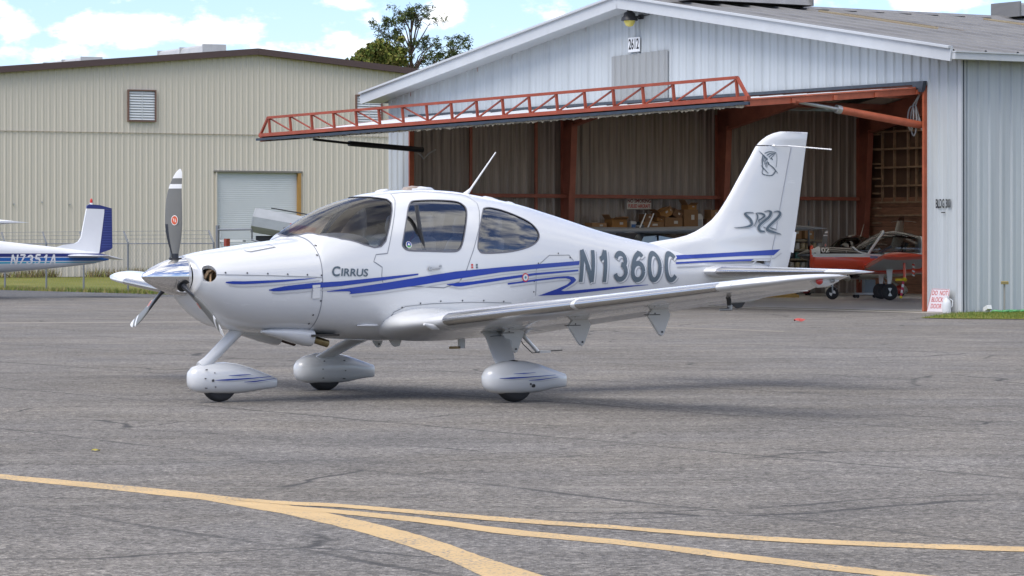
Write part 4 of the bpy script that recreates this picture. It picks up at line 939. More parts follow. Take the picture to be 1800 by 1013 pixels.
# aerials and lumps on the roof and belly
MB().tube([PL(3.57, 0, 1.93), PL(3.60, 0, 1.962), PL(3.64, 0, 2.0), PL(3.94, 0, 2.362)], [.035, .022, .011, .006], 10).build('whip_antenna', WHITE, cirrus, smooth=60)
puck = lambda a0, a1, w, h, m, n='gps_antenna': superloft([(a0, w * .3, TOP(a0) + .002, TOP(a0) - .02, TOP(a0)), (a0 + (a1 - a0) * .15, w * .85, TOP(a0) + h * .8, TOP(a0) - .03, TOP(a0)), ((a0 + a1) / 2, w, TOP((a0 + a1) / 2) + h, TOP((a0 + a1) / 2) - .03, TOP((a0 + a1) / 2)), (a1 - (a1 - a0) * .15, w * .85, TOP(a1) + h * .85, TOP(a1) - .03, TOP(a1)), (a1, w * .3, TOP(a1) + .002, TOP(a1) - .02, TOP(a1))], 16, 2.6, 2).build(n, m, cirrus, smooth=50)
puck(2.53, 2.67, .05, .022, WHITE); puck(2.86, 3.20, .075, .032, WHITE, 'roof_fairing'); puck(2.84, 3.06, .066, .036, M('tan_dome', (.30, .24, .20), .35), 'roof_dome'); puck(3.78, 3.97, .05, .018, WHITE); puck(4.07, 4.16, .045, .016, WHITE)
MB().prism([(2.67, .56), (2.83, .56), (2.80, .485), (2.755, .475), (2.72, .495)], -.012, .012, 'y').build('belly_fin', WHITE, cirrus)
MB().box(PL(3.53, 0, .50), (.075, .02, .10)).build('belly_antenna', WHITE, cirrus)
MB().box(PL(3.45, 0, .457), (.12, .02, .024)).build('antenna_foot', M('tan_tip', (.40, .27, .12), .6), cirrus)
stp = MB().tube([PL(3.66, .62, .70), PL(3.72, .70, .62), PL(3.905, .74, .43)], [.024, .021, .019], 10).build('entry_step', WHITE, cirrus, smooth=60)
MB().box(PL(3.975, .74, .425), (.13, .06, .022)).build('step_pad', M('step_grey', (.4, .4, .4), .7), stp)
MB().tube([PL(3.67, .70, .63), PL(3.74, .73, .50), PL(3.84, .74, .415), PL(3.98, .74, .43), PL(4.2, .74, .437)], .005, 6).build('ground_wire', BLACK, stp)
superloft([(1.99, .01, .70, .69, .695), (2.08, .03, .712, .682, .697), (2.2, .022, .71, .68, .695), (2.23, .006, .70, .684, .692)], 10, 2, 2, lambda a, l, z: (a, -(l + .50), z)).build('belly_scoop', WHITE, cirrus, smooth=60)
MB().prism([(6.92, .868), (7.11, .868), (7.06, .815), (7.0, .808)], -.012, .012, 'y').build('tail_skid', BLACK, cirrus)
for s in (1, -1): MB().tube([PL(7.44, s * .045, 2.497), PL(7.60, s * .12, 2.497), PL(7.91, s * .45, 2.456)], .007, 6).tube([PL(7.44, s * .02, 2.497), PL(7.47, s * .07, 2.497)], .012, 6).build('nav_antenna', WHITE, rud)
# ---- spinner and propeller
SPIN = MB().lathe([(.002, -.022), (.022, -.008), (.052, .03), (.085, .09), (.122, .17), (.150, .25), (.170, .33), (.178, .405), (.170, .408)], (0, 0, 1.155), 'x', 48).build('spinner', CHROME, cirrus, smooth=40)
PROPG = M('propeller_grey', (.15, .15, .14), .45, var=.06, vscale=3); PROPW = M('propeller_white', (.75, .75, .74), .4)
ch = pchip([.13, .20, .26, .38, .52, .66, .80, .90, .955, .985], [.058, .066, .095, .145, .172, .170, .142, .105, .066, .012])
tw = pchip([.13, .3, .6, .985], [58, 48, 34, 24]); tk = pchip([.13, .2, .3, .5, .985], [1.0, .75, .30, .16, .09])
rr_ = [.13, .17, .21, .25, .30, .36, .42, .48, .54, .60, .66, .72, .77, .805, .806, .845, .846, .88, .899, .90, .93, .955, .973, .985]
def blade(psi):
    rv = Vector(PL(0, math.sin(psi), math.cos(psi))); tv = Vector(PL(0, math.cos(psi), -math.sin(psi))); av = Vector((1, 0, 0)); c0 = Vector((.335, 0, 1.155)); vs = []; fs = []; mi = []; n = 20
    for r in rr_:
        b = R(tw(r)); cv = tv * math.cos(b) + av * math.sin(b); nv = av * math.cos(b) - tv * math.sin(b); c = ch(r); swp = -.02 * math.sin(PI * min(1, (r - .13) / .85)) + .05 * max(0, (r - .7) / .285) ** 2
        for k in range(n):
            t = 2 * PI * k / n; x = math.cos(t); y = math.sin(t) * (1 - .35 * x * (1 - tk(r))) ; vs.append(c0 + rv * r + cv * (c * .5 * x + swp) + nv * (c * .5 * tk(r) * y))
    for i in range(len(rr_) - 1):
        rm = (rr_[i] + rr_[i + 1]) / 2
        for k in range(n):
            k2 = (k + 1) % n; fs.append((i * n + k, i * n + k2, (i + 1) * n + k2, (i + 1) * n + k))
            boot = .17 < rm < .47 and 6 <= k <= 12
            mi.append(1 if (.806 < rm < .846 or rm > .90) else (2 if (boot or rm < .20) else 0))
    fs.append(tuple(range(n))[::-1]); mi.append(0); fs.append(tuple((len(rr_) - 1) * n + k for k in range(n))); mi.append(1)
    mb = MB(); mb.v = vs; mb.f = fs; mb.mi = mi
    o = mb.build('blade', [PROPG, PROPW, M('black_boot', (.018, .02, .026), .4)], prop, smooth=60)
    # round maker's badge on the front face
    for (rad, col, off, rr0) in ((.034, M('badge_white', (.8, .78, .74), .4), .003, 0), (.029, M('badge_orange', (.60, .10, .035), .4), .0042, 0)):
        r0 = .515; b = R(tw(r0)); cv = tv * math.cos(b) + av * math.sin(b); nv = tv * math.sin(b) - av * math.cos(b)
        cc = c0 + rv * r0 + nv * (ch(r0) * .5 * tk(r0) * 1.0 + off) + cv * (-.004)
        MB().add([cc + (rv * math.cos(t) * 1.35 + cv * math.sin(t)) * rad for t in [2 * PI * i / 20 for i in range(20)]], [tuple(range(20))]).build('blade_badge', col, o, recalc=False)
    mk = [(-.5, .6, .2), (-.1, -.5, .2), (.2, .5, .2), (.55, -.6, .2)]
    v2, f2 = stroke([(x * .026, y * .03, .007) for x, y, _ in mk])
    MB().add([cc + nv * .001 + cv * x + rv * y for x, y in v2], f2).build('badge_mark', MATS['badge_white'], o, recalc=False)
    MB().tube([c0 + rv * .11, c0 + rv * .172], .062, 20).build('blade_root', M('black_boot_ring', (.02, .02, .022), .5), o, smooth=50)
prop = bpy.data.objects.new('propeller', None); link(prop, cirrus); prop.empty_display_size = .1
for k in range(3): blade(2 * PI * k / 3)

# ---- livery: flat vinyl laid on the left (and stripes on the right) side
bmF = bmesh.new()
def addto(bm, o):
    m = o.data; vs = [bm.verts.new(v.co) for v in m.vertices]
    for p in m.polygons:
        try: bm.faces.new([vs[i] for i in p.vertices])
        except ValueError: pass
    bm.normal_update()
fv, ff = [], []
av2 = [.43 + .025 * i for i in range(281)]
for i, a in enumerate(av2):
    for j in range(145): fv.append(sec(a, -PI + 2 * PI * j / 144))
for i in range(len(av2) - 1):
    for j in range(144): ff.append((i * 145 + j, i * 145 + j + 1, (i + 1) * 145 + j + 1, (i + 1) * 145 + j))
fmesh = bpy.data.meshes.new('tmp'); fmesh.from_pydata(fv, [], ff); fo = bpy.data.objects.new('tmp', fmesh)
fw = fin_mesh('tmp_fin', [(z, fin_sec(z, fle(max(z, 1.36)), max(teZ(z), hinge(z) + .05), fle(max(z, 1.36)), max(teZ(z), hinge(z) + .05), 40)) for z in [.93, 1.0, 1.1, 1.2] + zs], None)
for o in (fo, fw): addto(bmF, o)
bpy.data.objects.remove(fw)
bmesh.ops.recalc_face_normals(bmF, faces=bmF.faces[:])
BODY = BVHTree.FromBMesh(bmF); bmF.free(); bpy.data.objects.remove(fo)
OFF = .0022
def side(a, z, off, s=1, bvh=None, y0=3.0):
    h = (bvh or BODY).ray_cast(Vector((a, -s * y0, z)), Vector((0, s, 0)))
    if h[0] is None: return None
    n = h[1]; n = n if n.y * -s > 0 else -n
    return h[0] + n * (off + OFF)
def decal(name, vs, fs, mat, off, s=1, bvh=None, parent=None):
    P = [side(a, z, off, s, bvh) for a, z in vs]; ok = [f for f in fs if all(P[i] is not None for i in f)]
    if not ok: return None
    P = [p if p is not None else Vector((0, 0, 0)) for p in P]
    return MB().add(P, ok).build(name, mat, parent or cirrus, recalc=False)
def band(up, lo, step=.06):
    u = resample(up, step); l = resample(lo, step); n = max(len(u), len(l)) * 1
    def at(p, t):
        L = [0]
        for q, w in zip(p[:-1], p[1:]): L.append(L[-1] + math.hypot(w[0] - q[0], w[1] - q[1]))
        x = t * L[-1]
        for i in range(len(p) - 1):
            if x <= L[i + 1] + 1e-9: k = (x - L[i]) / max(L[i + 1] - L[i], 1e-9); return (p[i][0] + (p[i + 1][0] - p[i][0]) * k, p[i][1] + (p[i + 1][1] - p[i][1]) * k)
        return p[-1]
    vs = []
    for i in range(n):
        A, B = at(u, i / (n - 1)), at(l, i / (n - 1)); vs += [A, ((A[0] + B[0]) / 2, (A[1] + B[1]) / 2), B]
    return vs, [f for i in range(n - 1) for f in ((3 * i, 3 * i + 1, 3 * i + 4, 3 * i + 3), (3 * i + 1, 3 * i + 2, 3 * i + 5, 3 * i + 4))]
def grey_under(lo, d0=.020, d1=.036, sh=.03): return band([(a + sh, z - d0) for a, z in lo], [(a + sh, z - d1) for a, z in lo])
STR = [([(.60, 1.108), (.66, 1.114), (.772, 1.113), (1.051, 1.122), (1.281, 1.131), (1.492, 1.141)], [(.60, 1.098), (.667, 1.088), (.772, 1.087), (.882, 1.091), (1.166, 1.107), (1.398, 1.128), (1.492, 1.139)]),
       ([(1.01, 1.036), (1.06, 1.048), (1.166, 1.066), (1.456, 1.096), (1.751, 1.110), (2.113, 1.141), (2.581, 1.180)], [(1.01, 1.028), (1.06, 1.021), (1.11, 1.021), (1.456, 1.046), (1.751, 1.066), (2.113, 1.107), (2.581, 1.166)]),
       ([(1.60, 1.018), (1.811, 1.044), (2.235, 1.096), (2.613, 1.148), (3.005, 1.198), (3.548, 1.238), (3.992, 1.265), (4.62, 1.298)], [(1.60, 1.013), (1.74, 1.017), (1.835, 1.017), (1.85, 1.003), (1.83, .990), (2.10, 1.012), (2.237, 1.027), (2.614, 1.073), (3.004, 1.125), (3.547, 1.189), (3.99, 1.221), (4.605, 1.259)]),
       ([(2.905, 1.080), (3.05, 1.092), (3.202, 1.103), (3.547, 1.140), (3.99, 1.182), (4.594, 1.214)], [(2.905, 1.074), (3.02, 1.056), (3.071, 1.056), (3.203, 1.073), (3.547, 1.111), (3.989, 1.160), (4.594, 1.197)]),
       ([(3.634, 1.086), (3.99, 1.120), (4.30, 1.145), (4.45, 1.151), (4.53, 1.140), (4.565, 1.110)], [(3.634, 1.070), (3.99, 1.103), (4.30, 1.127), (4.42, 1.130), (4.475, 1.120), (4.490, 1.100)]),
       ([(4.565, 1.112), (4.53, 1.085), (4.45, 1.048), (4.36, 1.010), (4.36, 1.006)], [(4.490, 1.102), (4.44, 1.070), (4.30, 1.026), (4.05, .966), (4.045, .962)]),
       ([(4.33, 1.006), (4.6, 1.014), (5.0, 1.037), (5.35, 1.055), (5.6, 1.062)], [(4.045, .962), (4.5, .975), (5.0, 1.012), (5.35, 1.042), (5.6, 1.058)]),
       ([(6.052, 1.352), (6.3, 1.362), (6.535, 1.372), (7.0, 1.392), (7.57, 1.420)], [(6.035, 1.312), (6.3, 1.322), (6.535, 1.331), (7.0, 1.348), (7.47, 1.358)]),
       ([(6.022, 1.285), (6.5, 1.301), (7.17, 1.318)], [(6.018, 1.266), (6.5, 1.283), (7.12, 1.297)])]
def poly_decal(name, poly, mat, off, s=1, bvh=None, parent=None, step=.05):
    q = resample(list(poly) + [poly[0]], .04)[:-1]; pts = [Vector(t) for t in q]; e = [(i, (i + 1) % len(q)) for i in range(len(q))]; xs = [t[0] for t in q]; ys = [t[1] for t in q]; y = min(ys) + .0125
    while y < max(ys):
        x = min(xs) + step / 2
        while x < max(xs):
            if pip(x, y, q) and min((x - t[0]) ** 2 + (y - t[1]) ** 2 for t in q) > .0001: pts.append(Vector((x, y)))
            x += step
        y += .025
    v, _, f, *_ = delaunay_2d_cdt(pts, e, [], 0, 1e-6); v = [tuple(t) for t in v]
    return decal(name, v, [tuple(t) for t in f if pip(sum(v[i][0] for i in t) / 3, sum(v[i][1] for i in t) / 3, q)], mat, off, s, bvh, parent)
STR = STR[:4] + [([(3.634, 1.086), (3.99, 1.120), (4.30, 1.145), (4.45, 1.151), (4.53, 1.140), (4.565, 1.112), (4.53, 1.085), (4.45, 1.048), (4.36, 1.012), (4.40, 1.005), (4.6, 1.014), (5.0, 1.037), (5.35, 1.055), (5.6, 1.062)],
                  [(3.634, 1.070), (3.99, 1.103), (4.30, 1.127), (4.42, 1.130), (4.475, 1.120), (4.490, 1.102), (4.44, 1.070), (4.30, 1.026), (4.12, .980), (4.045, .962), (4.3, .968), (4.5, .975), (5.0, 1.012), (5.35, 1.042), (5.6, 1.058)])] + STR[7:]
for k, (up, lo) in enumerate(STR):
    for s in (1, -1):
        poly_decal('stripe', up + lo[::-1], BLUE, .0034, s)
        g = lo if k != 2 else [(1.83, .990)] + lo[5:]
        if k == 4: g = lo[:5]
        if k in (5, 6): poly_decal('shadow_stripe', [(a + .01, z - .026) for a, z in g] + [(g[-1][0] + .11, g[-1][1] + .025), (g[-1][0] + .13, g[-1][1] + .02)] + [(a + .01, z - .040) for a, z in g][::-1], GREYV, .0024, s)
        else: poly_decal('shadow_stripe', [(a + .03, z - .016) for a, z in g] + [(a + .03, z - .026) for a, z in g][::-1], GREYV, .0024, s)
poly_decal('shadow_stripe', [(4.455, 1.035), (4.54, 1.072), (4.60, 1.112), (4.615, 1.106), (4.555, 1.062), (4.46, 1.022), (4.42, 1.018)], GREYV, .0024)
# registration, drawn as heavy strokes with a shadow outline
def arc(cx, cy, rx, ry, a0, a1, n=14): return [(cx + rx * math.cos(R(a0 + (a1 - a0) * i / n)), cy + ry * math.sin(R(a0 + (a1 - a0) * i / n))) for i in range(n + 1)]
GL = {'N': [[(0, 0), (0, 1)], [(0, 1.0), (.6, 0)], [(.6, 0), (.6, 1)]],
      '1': [[(.36, 0), (.36, 1)], [(.08, .72), (.22, .78), (.36, .99)]],
      '3': [arc(.28, .73, .26, .26, 165, -75), arc(.28, .29, .29, .28, 85, -165)],
      '6': [arc(.31, .31, .29, .31, 0, 360, 24), arc(.52, .40, .50, .60, 180, 95) + arc(.36, .80, .22, .20, 90, 20, 6)],
      '0': [arc(.3, .5, .29, .5, 0, 360, 28)],
      'C': [arc(.32, .5, .30, .5, 42, 318, 24)],
      '7': [[(0, .97), (.55, .97)], [(.55, 1.0), (.12, 0)]], '5': [[(.55, .97), (.08, .97)], [(.08, 1), (.05, .55)], arc(.26, .32, .30, .32, 120, -150, 16)], 'A': [[(0, 0), (.3, 1)], [(.3, 1), (.6, 0)], [(.1, .32), (.5, .32)]], 'I': [[(.3, 0), (.3, 1)]],
      '2': [arc(.29, .70, .27, .28, 165, -20, 12) + [(.0, .03)], [(0, .04), (.58, .04)]]}
def write(txt, org, hgt, wid, pitch, thick, slant, mat, off, dx=0, dz=0, bvh=None, parent=None, base_slope=0, name='registration_letter', s=1, thz=None):
    for i, chx in enumerate(txt):
        vs, fs = [], []; e = 0
        for st in GL[chx]:
            m = thick / 2 / hgt
            pts = [(x * wid, (m + y * (1 - 2 * m) if len(st) > 3 else y) * hgt, thick) for x, y in st]
            v, f = stroke(resample(pts, .03)); k = len(vs); vs += v; fs += [tuple(q + k for q in t) for t in f]
        ox = org[0] + i * pitch + dx
        P = [(ox + x + y * slant, org[1] + y + dz + base_slope * (i * pitch + x)) for x, y in vs]
        decal(name, P, fs, mat, off, s, bvh, parent)
OUT = M('letter_outline', (.30, .31, .33), .4)
reg = dict(org=(4.625, 1.092), hgt=.312, wid=.265, pitch=.2425, slant=.14, base_slope=-.008)
write('N1360C', thick=.064, mat=OUT, off=.0026, dx=.024, dz=-.014, name='letter_shadow', **reg)
write('N1360C', thick=.062, mat=WHITE, off=.0042, dx=.014, dz=-.008, name='letter_gap', **reg)
write('N1360C', thick=.051, mat=SLATE, off=.0058, **reg)
def text_decal(txt, c, size, mat, off, bold=.02, xs=1.0, shear=.0, name='lettering', bvh=None, parent=None, rot=0.0):
    v, f = text_poly(txt, size, bold * size, xs, shear); cr, sr = math.cos(rot), math.sin(rot)
    return decal(name, [(c[0] + x * cr - y * sr, c[1] + x * sr + y * cr) for x, y in v], f, mat, off, 1, bvh, parent)
text_decal('C', (1.690, 1.197), .125, SLATE, .0025, .025, 1.0, .15, rot=-.02)
text_decal('IRRUS', (1.885, 1.187), .098, SLATE, .0025, .022, 1.12, .12, rot=-.02)
# tail logo and badge: pen strokes laid out in a small drawing frame on the fin
def ink(strokes, frame, k, off, mat, name, dx=0, dz=0):
    ax, az, x0, y0, sx, sz = frame
    for st in strokes:
        v, f = stroke(smooth_line([(x, y, w * k) for x, y, w in st], 6))
        decal(name, [(ax + (x - x0) * sx + dx, az - (y - y0) * sz + dz) for x, y in v], f, mat, off, 1, None, rud)
SR = [[(345,366,4),(450,360,14),(530,348,26),(575,320,32),(560,262,32),(510,215,32),(492,190,26),(530,174,14),(600,174,8)],
      [(628,180,8),(655,215,18),(640,280,14),(605,345,6)], [(640,178,8),(710,185,22),(748,212,26),(705,250,18),(672,272,20),(680,302,8)],
      [(745,160,8),(800,148,14),(836,170,34),(805,230,34),(700,312,32),(664,365,36),(690,405,30),(748,408,16)],
      [(870,165,8),(925,152,16),(965,180,34),(925,240,34),(822,330,34),(782,385,38),(850,412,30),(920,428,16),(978,442,5)],
      [(722,352,5),(757,360,8)], [(820,357,8),(860,372,13),(912,382,4)]]
FR1 = (6.8989, 1.6404, 345, 366, .001063, .000825)
ink(SR, FR1, 1.0, .0034, OUT, 'logo_shadow', .014, -.009)
ink(SR, FR1, 1.12, .0048, WHITE, 'logo_gap', .004, -.002)
ink(SR, FR1, 1.0, .0062, SLATE, 'logo_stroke')
EM = [[(698,328,4),(745,385,12),(790,440,26)], [(800,470,18),(806,505,20)], [(815,500,8),(870,545,14),(928,612,6)], [(712,515,6),(750,560,11),(800,614,7)],
      [(742,385,10),(727,440,12),(729,520,11),(733,575,8)], [(735,560,6),(722,600,8),(745,630,10),(835,642,12),(880,610,16),(897,570,8)], [(910,352,5),(913,450,6),(902,535,5)],
      [(760,360,12),(810,338,12),(870,337,8),(905,347,5)], [(785,385,12),(830,358,11),(900,350,5)], [(808,408,11),(845,375,10),(898,356,4)], [(828,430,10),(858,395,9),(892,362,4)],
      [(745,470,9),(748,425,10),(765,405,5)], [(757,500,9),(764,455,9),(782,425,5)], [(768,530,8),(780,480,9),(795,455,5)], [(780,545,5),(790,505,6)], [(840,418,12),(858,440,10)]]
FR2 = (7.2744, 2.439, 700, 330, .001072, .000812)
ink(EM, FR2, 1.0, .004, SLATE, 'tail_badge')
# seams, hinge gaps, fasteners
def seam(pts, w=.008, off=.0019, mat=SEAM, par=None, s=1, name='panel_seam', stp=.05):
    v, f = stroke([(a, z, w) for a, z in resample(pts, stp)]); return decal(name, v, f, mat, off, s, None, par or cirrus)
for s in (1, -1):
    seal('door_gap', DOORS[0 if s > 0 else 1], -.003, .004, .0016, SEAM, door1 if s > 0 else door2)
    mb = MB(); v = []; 
    for i in range(61):
        p = s * (.12 + (PI - .5) * i / 60); n = nrm_at(A_COWL, p); v += [sec(A_COWL - .004, p) + n * .0016, sec(A_COWL + .004, p) + n * .0016]
    mb.add(v, [(2 * i, 2 * i + 1, 2 * i + 3, 2 * i + 2) for i in range(60)]).build('cowl_joint', SEAM, cowl, recalc=False)
    seam([(.52, 1.173), (1.05, 1.163), (1.55, 1.146)], .006, s=s, par=cowl)
    seam([(4.01, .962), (4.004, 1.14), (4.006, 1.21), (4.06, 1.27), (4.2, 1.352), (4.48, 1.355), (4.535, 1.30)], .006, s=s)
    seam([(.895, 1.423 - .03), (.905, 1.386), (.93, 1.380), (1.205, 1.425), (1.19, 1.452)], .006, s=s, par=cowl)
    seam([(2.30, .735), (2.34, .82), (2.46, .872), (2.75, .895), (3.2, .905), (3.7, .895)], .006, s=s)
    seam([(hinge(z) - .002, z) for z in (1.22, 1.5, 2.0, 2.49)], .012, .003, M('gap_shadow', (.52, .54, .57), .7), fin, s, 'hinge_gap')
    seam([(fle(2.488) + .015, 2.488), (7.70, 2.486)], .012, .002, BLACK, rud, s, 'horn_gap')
    d = []
    for (a, z) in ((.60, 1.19), (.80, 1.187), (1.0, 1.181), (1.2, 1.176), (1.4, 1.170), (1.545, 1.165), (1.548, 1.10), (1.545, .93), (1.54, 1.35), (1.57, 1.44), (1.50, .80), (1.50, .72), (2.42, .862), (2.62, .90), (2.85, .918), (3.1, .922), (3.35, .92), (3.6, .91), (3.98, 1.0), (3.98, 1.10), (4.04, 1.275), (4.33, 1.372), (4.49, 1.33)): d.append((a, z, .0085))
    for (a, z, r) in d: decal('fastener', [(a + r * math.cos(t), z + r * math.sin(t)) for t in [2 * PI * i / 8 for i in range(8)]], [tuple(range(8))], MATS['dark_bolt'], .002, s, None, cowl)
v, f = [(1.45, 1.075), (1.53, 1.08), (1.53, .955), (1.45, .95)], [(0, 1, 2, 3)]
decal('cowl_flap_cover', v, f, WHITE, .005, 1, None, cowl)
seam([(1.45, 1.06), (1.447, .955)], .005, .006, SEAM, cowl)
hd = side(2.71, 1.223, .014); h2 = side(2.82, 1.228, .014)
MB().tube([hd, h2], .011, 8).build('door_handle', STEEL, door1, smooth=60)
MB().tube([side(2.71, 1.223, .001), side(2.71, 1.223, .02)], .020, 14).tube([side(2.835, 1.247, .001), side(2.835, 1.247, .008)], .013, 12).build('door_lock', STEEL, door1)
disc = lambda c, r, m, off, nm, par=None, bv=None: decal(nm, [(c[0] + r * math.cos(t), c[1] + r * math.sin(t)) for t in [2 * PI * i / 20 for i in range(20)]], [tuple(range(20))], m, off, 1, bv, par)
REDV = M('red_vinyl', (.55, .03, .02), .4)
disc((3.859, 1.139), .042, REDV, .0036, 'fuel_placard'); disc((3.859, 1.139), .031, WHITE, .0046, 'fuel_placard'); disc((3.859, 1.139), .013, M('teal_vinyl', (.05, .2, .3), .4), .0056, 'fuel_placard')
disc((2.49, 1.448), .032, M('badge_white', (.8, .78, .74), .4), .004, 'round_sticker', door1); disc((2.49, 1.452), .025, M('navy_print', (.03, .06, .3), .4), .005, 'round_sticker', door1)
decal('round_sticker', [(2.466, 1.44), (2.514, 1.44), (2.505, 1.425), (2.475, 1.425)], [(0, 1, 2, 3)], M('green_print', (.1, .35, .08), .4), .006, 1, None, door1)
decal('round_sticker', [(2.478, 1.445), (2.502, 1.445), (2.49, 1.468)], [(0, 1, 2)], MATS['badge_white'], .0065, 1, None, door1)
for a, m in ((3.19, REDV), (3.245, SLATE)):
    for z in (1.228, 1.252): decal('door_placard', [(a, z), (a + .022, z), (a + .022, z + .017), (a, z + .017)], [(0, 1, 2, 3)], m, .0022)
# wheel pant stripes
def pantbvh(o):
    bm = bmesh.new(); bm.from_mesh(o.data); bmesh.ops.recalc_face_normals(bm, faces=bm.faces[:]); t = BVHTree.FromBMesh(bm); bm.free(); return t
for o, par in ((MAINPANT, MAINPANT.parent), (next(c for c in noseleg.children if c.name.startswith('wheel_pant')), noseleg)):
    t = pantbvh(o); da = 0 if o is MAINPANT else -2.06; dz = 0 if o is MAINPANT else -.02
    for p0, p1, w in (((2.88, .262), (3.13, .268), .010), ((2.74, .222), (3.40, .240), .014), ((3.05, .200), (3.44, .220), .010)):
        v, f = stroke(resample([(p0[0] + da, p0[1] + dz, .003), (p0[0] + .12 + da, p0[1] + .002 + dz, w), (p1[0] + da, p1[1] + dz, .003)], .05)); decal('pant_stripe', v, f, BLUE, .002, 1, t, par)
        v, f = stroke(resample([(p0[0] + .03 + da, p0[1] - .014 + dz, .002), (p0[0] + .15 + da, p0[1] - .012 + dz, w * .5), (p1[0] + .02 + da, p1[1] - .013 + dz, .002)], .05)); decal('pant_stripe', v, f, GREYV, .002, 1, t, par)
MB().lathe([(.020, -.004), (.026, 0), (.020, .004)], (0, 0, 0), 'y', 16).build('tie_down_ring', MATS['dark_bolt'], cirrus, loc=PL(3.03, 1.05, .685), smooth=60)
# ------------------------------------------------------------------ second, dark low-wing aeroplane: the same mould in other colours
BLKP = M('black_gloss_paint', (.018, .016, .016), .15, coat=.8); MAROON = M('maroon_gloss_paint', (.10, .022, .014), .2, coat=.7); CREAM = M('cream_paint', (.50, .48, .42), .35)
def copy_tree(o, parent, keep, swap):
    c = o.copy(); COL.objects.link(c)
    if parent: c.parent = parent
    for i, sl in enumerate(c.material_slots):
        m = swap.get(sl.material.name) if sl.material else None
        if m: sl.link = 'OBJECT'; sl.material = m
    for ch in o.children:
        if keep(ch): copy_tree(ch, c, keep, swap)
    return c
SKIP = ('stripe', 'shadow_stripe', 'registration', 'letter', 'logo', 'tail_badge', 'lettering', 'panel_seam', 'door_gap', 'fuel_', 'round_', 'door_placard', 'pant_stripe', 'fastener', 'hinge_gap', 'horn_gap', 'window_reveal', 'cowl_joint', 'bolt', 'ground_wire')
kp = lambda o: not o.name.startswith(SKIP)
def pose(o, x, y, deg, s=1.0):
    o.matrix_world = Matrix.Translation((x, y, 0)) @ Matrix.Rotation(R(deg), 4, 'Z') @ Matrix.Scale(s, 4)
dark = copy_tree(cirrus, None, kp, {})
dark.name = 'light_aeroplane.001'
pose(dark, 8.87 - .38 * .438 * .88, 93.2 - .38 * .899 * .88, 64, .88)
def paint_tree(o, fn):
    m = fn(o)
    if m:
        for i, sl in enumerate(o.material_slots):
            if sl.material == WHITE: sl.link = 'OBJECT'; sl.material = m
    for c in o.children: paint_tree(c, fn)
paint_tree(dark, lambda o: BLKP if o.name.startswith(('fuselage', 'cabin_door', 'cowling', 'nose_ring', 'inlet')) else (M('brown_fin_paint', (.06, .022, .016), .3, coat=.5) if o.name.startswith('rudder_horn') else (MAROON if o.name.startswith('roof_') else CREAM)))
tag(dark, 'black low wing aeroplane with cream tail parked behind the red one', 'aeroplane')
FLAME = M('flame_orange', (.55, .13, .03), .3, coat=.6); FLAMEY = M('flame_cream', (.66, .48, .22), .3, coat=.6)
dcowl = next(c for c in dark.children if c.name.startswith('cowling'))
for s in (1, -1):
    decal('cowl_flash', *band([(.56, 1.30), (.9, 1.36), (1.4, 1.38)], [(.56, 1.24), (.9, 1.27), (1.3, 1.35)]), FLAMEY, .003, s, None, dcowl)
    decal('cowl_flash', *band([(.58, 1.22), (.9, 1.25), (1.5, 1.31)], [(.6, 1.10), (.9, 1.14), (1.4, 1.26)]), FLAME, .003, s, None, dcowl)
    decal('cowl_flash', *band([(1.0, 1.10), (1.4, 1.18), (1.5, 1.2)], [(1.0, 1.04), (1.3, 1.08), (1.5, 1.18)]), FLAMEY, .003, s, None, dcowl)
for c in dark.children:
    if c.name.startswith('main_leg'):
        wp = next(q for q in c.children if q.name.startswith('wheel_pant')); t_ = pantbvh(wp)
        cy = sum(v.co.y for v in wp.data.vertices) / len(wp.data.vertices)
        prof = [(2.640 - .004, .03, .245, .175, .21), (2.655 - .004, .058, .279, .142, .21), (2.69 - .003, .094, .319, .101, .21), (2.77, .129, .356, .078, .215), (2.86, .144, .376, .07, .219)]
        superloft(prof, 24, 2.25, 2.5, lambda a, l, z, cy=cy: (a, cy + l, z)).build('red_nose_cap', M('pant_red', (.35, .02, .015), .3, coat=.5), c, smooth=50)

# ------------------------------------------------------------------ red trainer aeroplane numbered 02
RED = M('signal_red_paint', (.80, .085, .03), .28, coat=.4, var=.05, vscale=3); LGREY = M('light_grey_paint', (.76, .78, .76), .35); UGREY = M('underside_grey', (.42, .45, .45), .45)
CANOPY = GLASS('canopy_perspex', (.62, .66, .68), 1.5, 1.6)
bd = thing('trainer_aeroplane', 'red, white and black trainer aeroplane numbered 02 with bubble canopy', 'aeroplane', (7.62, 88.4, .012), 0)
secs = [(.40, .33, 1.40, .80, 1.10), (.46, .40, 1.415, .76, 1.10), (.62, .45, 1.42, .725, 1.10), (1.0, .49, 1.41, .70, 1.08), (1.5, .53, 1.395, .69, 1.05), (2.2, .56, 1.30, .68, 1.0), (3.2, .54, 1.28, .69, 1.0), (3.6, .47, 1.40, .72, 1.02), (4.2, .36, 1.33, .80, 1.04), (5.2, .22, 1.25, .92, 1.07), (6.3, .12, 1.19, 1.02, 1.1), (6.75, .04, 1.16, 1.08, 1.12)]
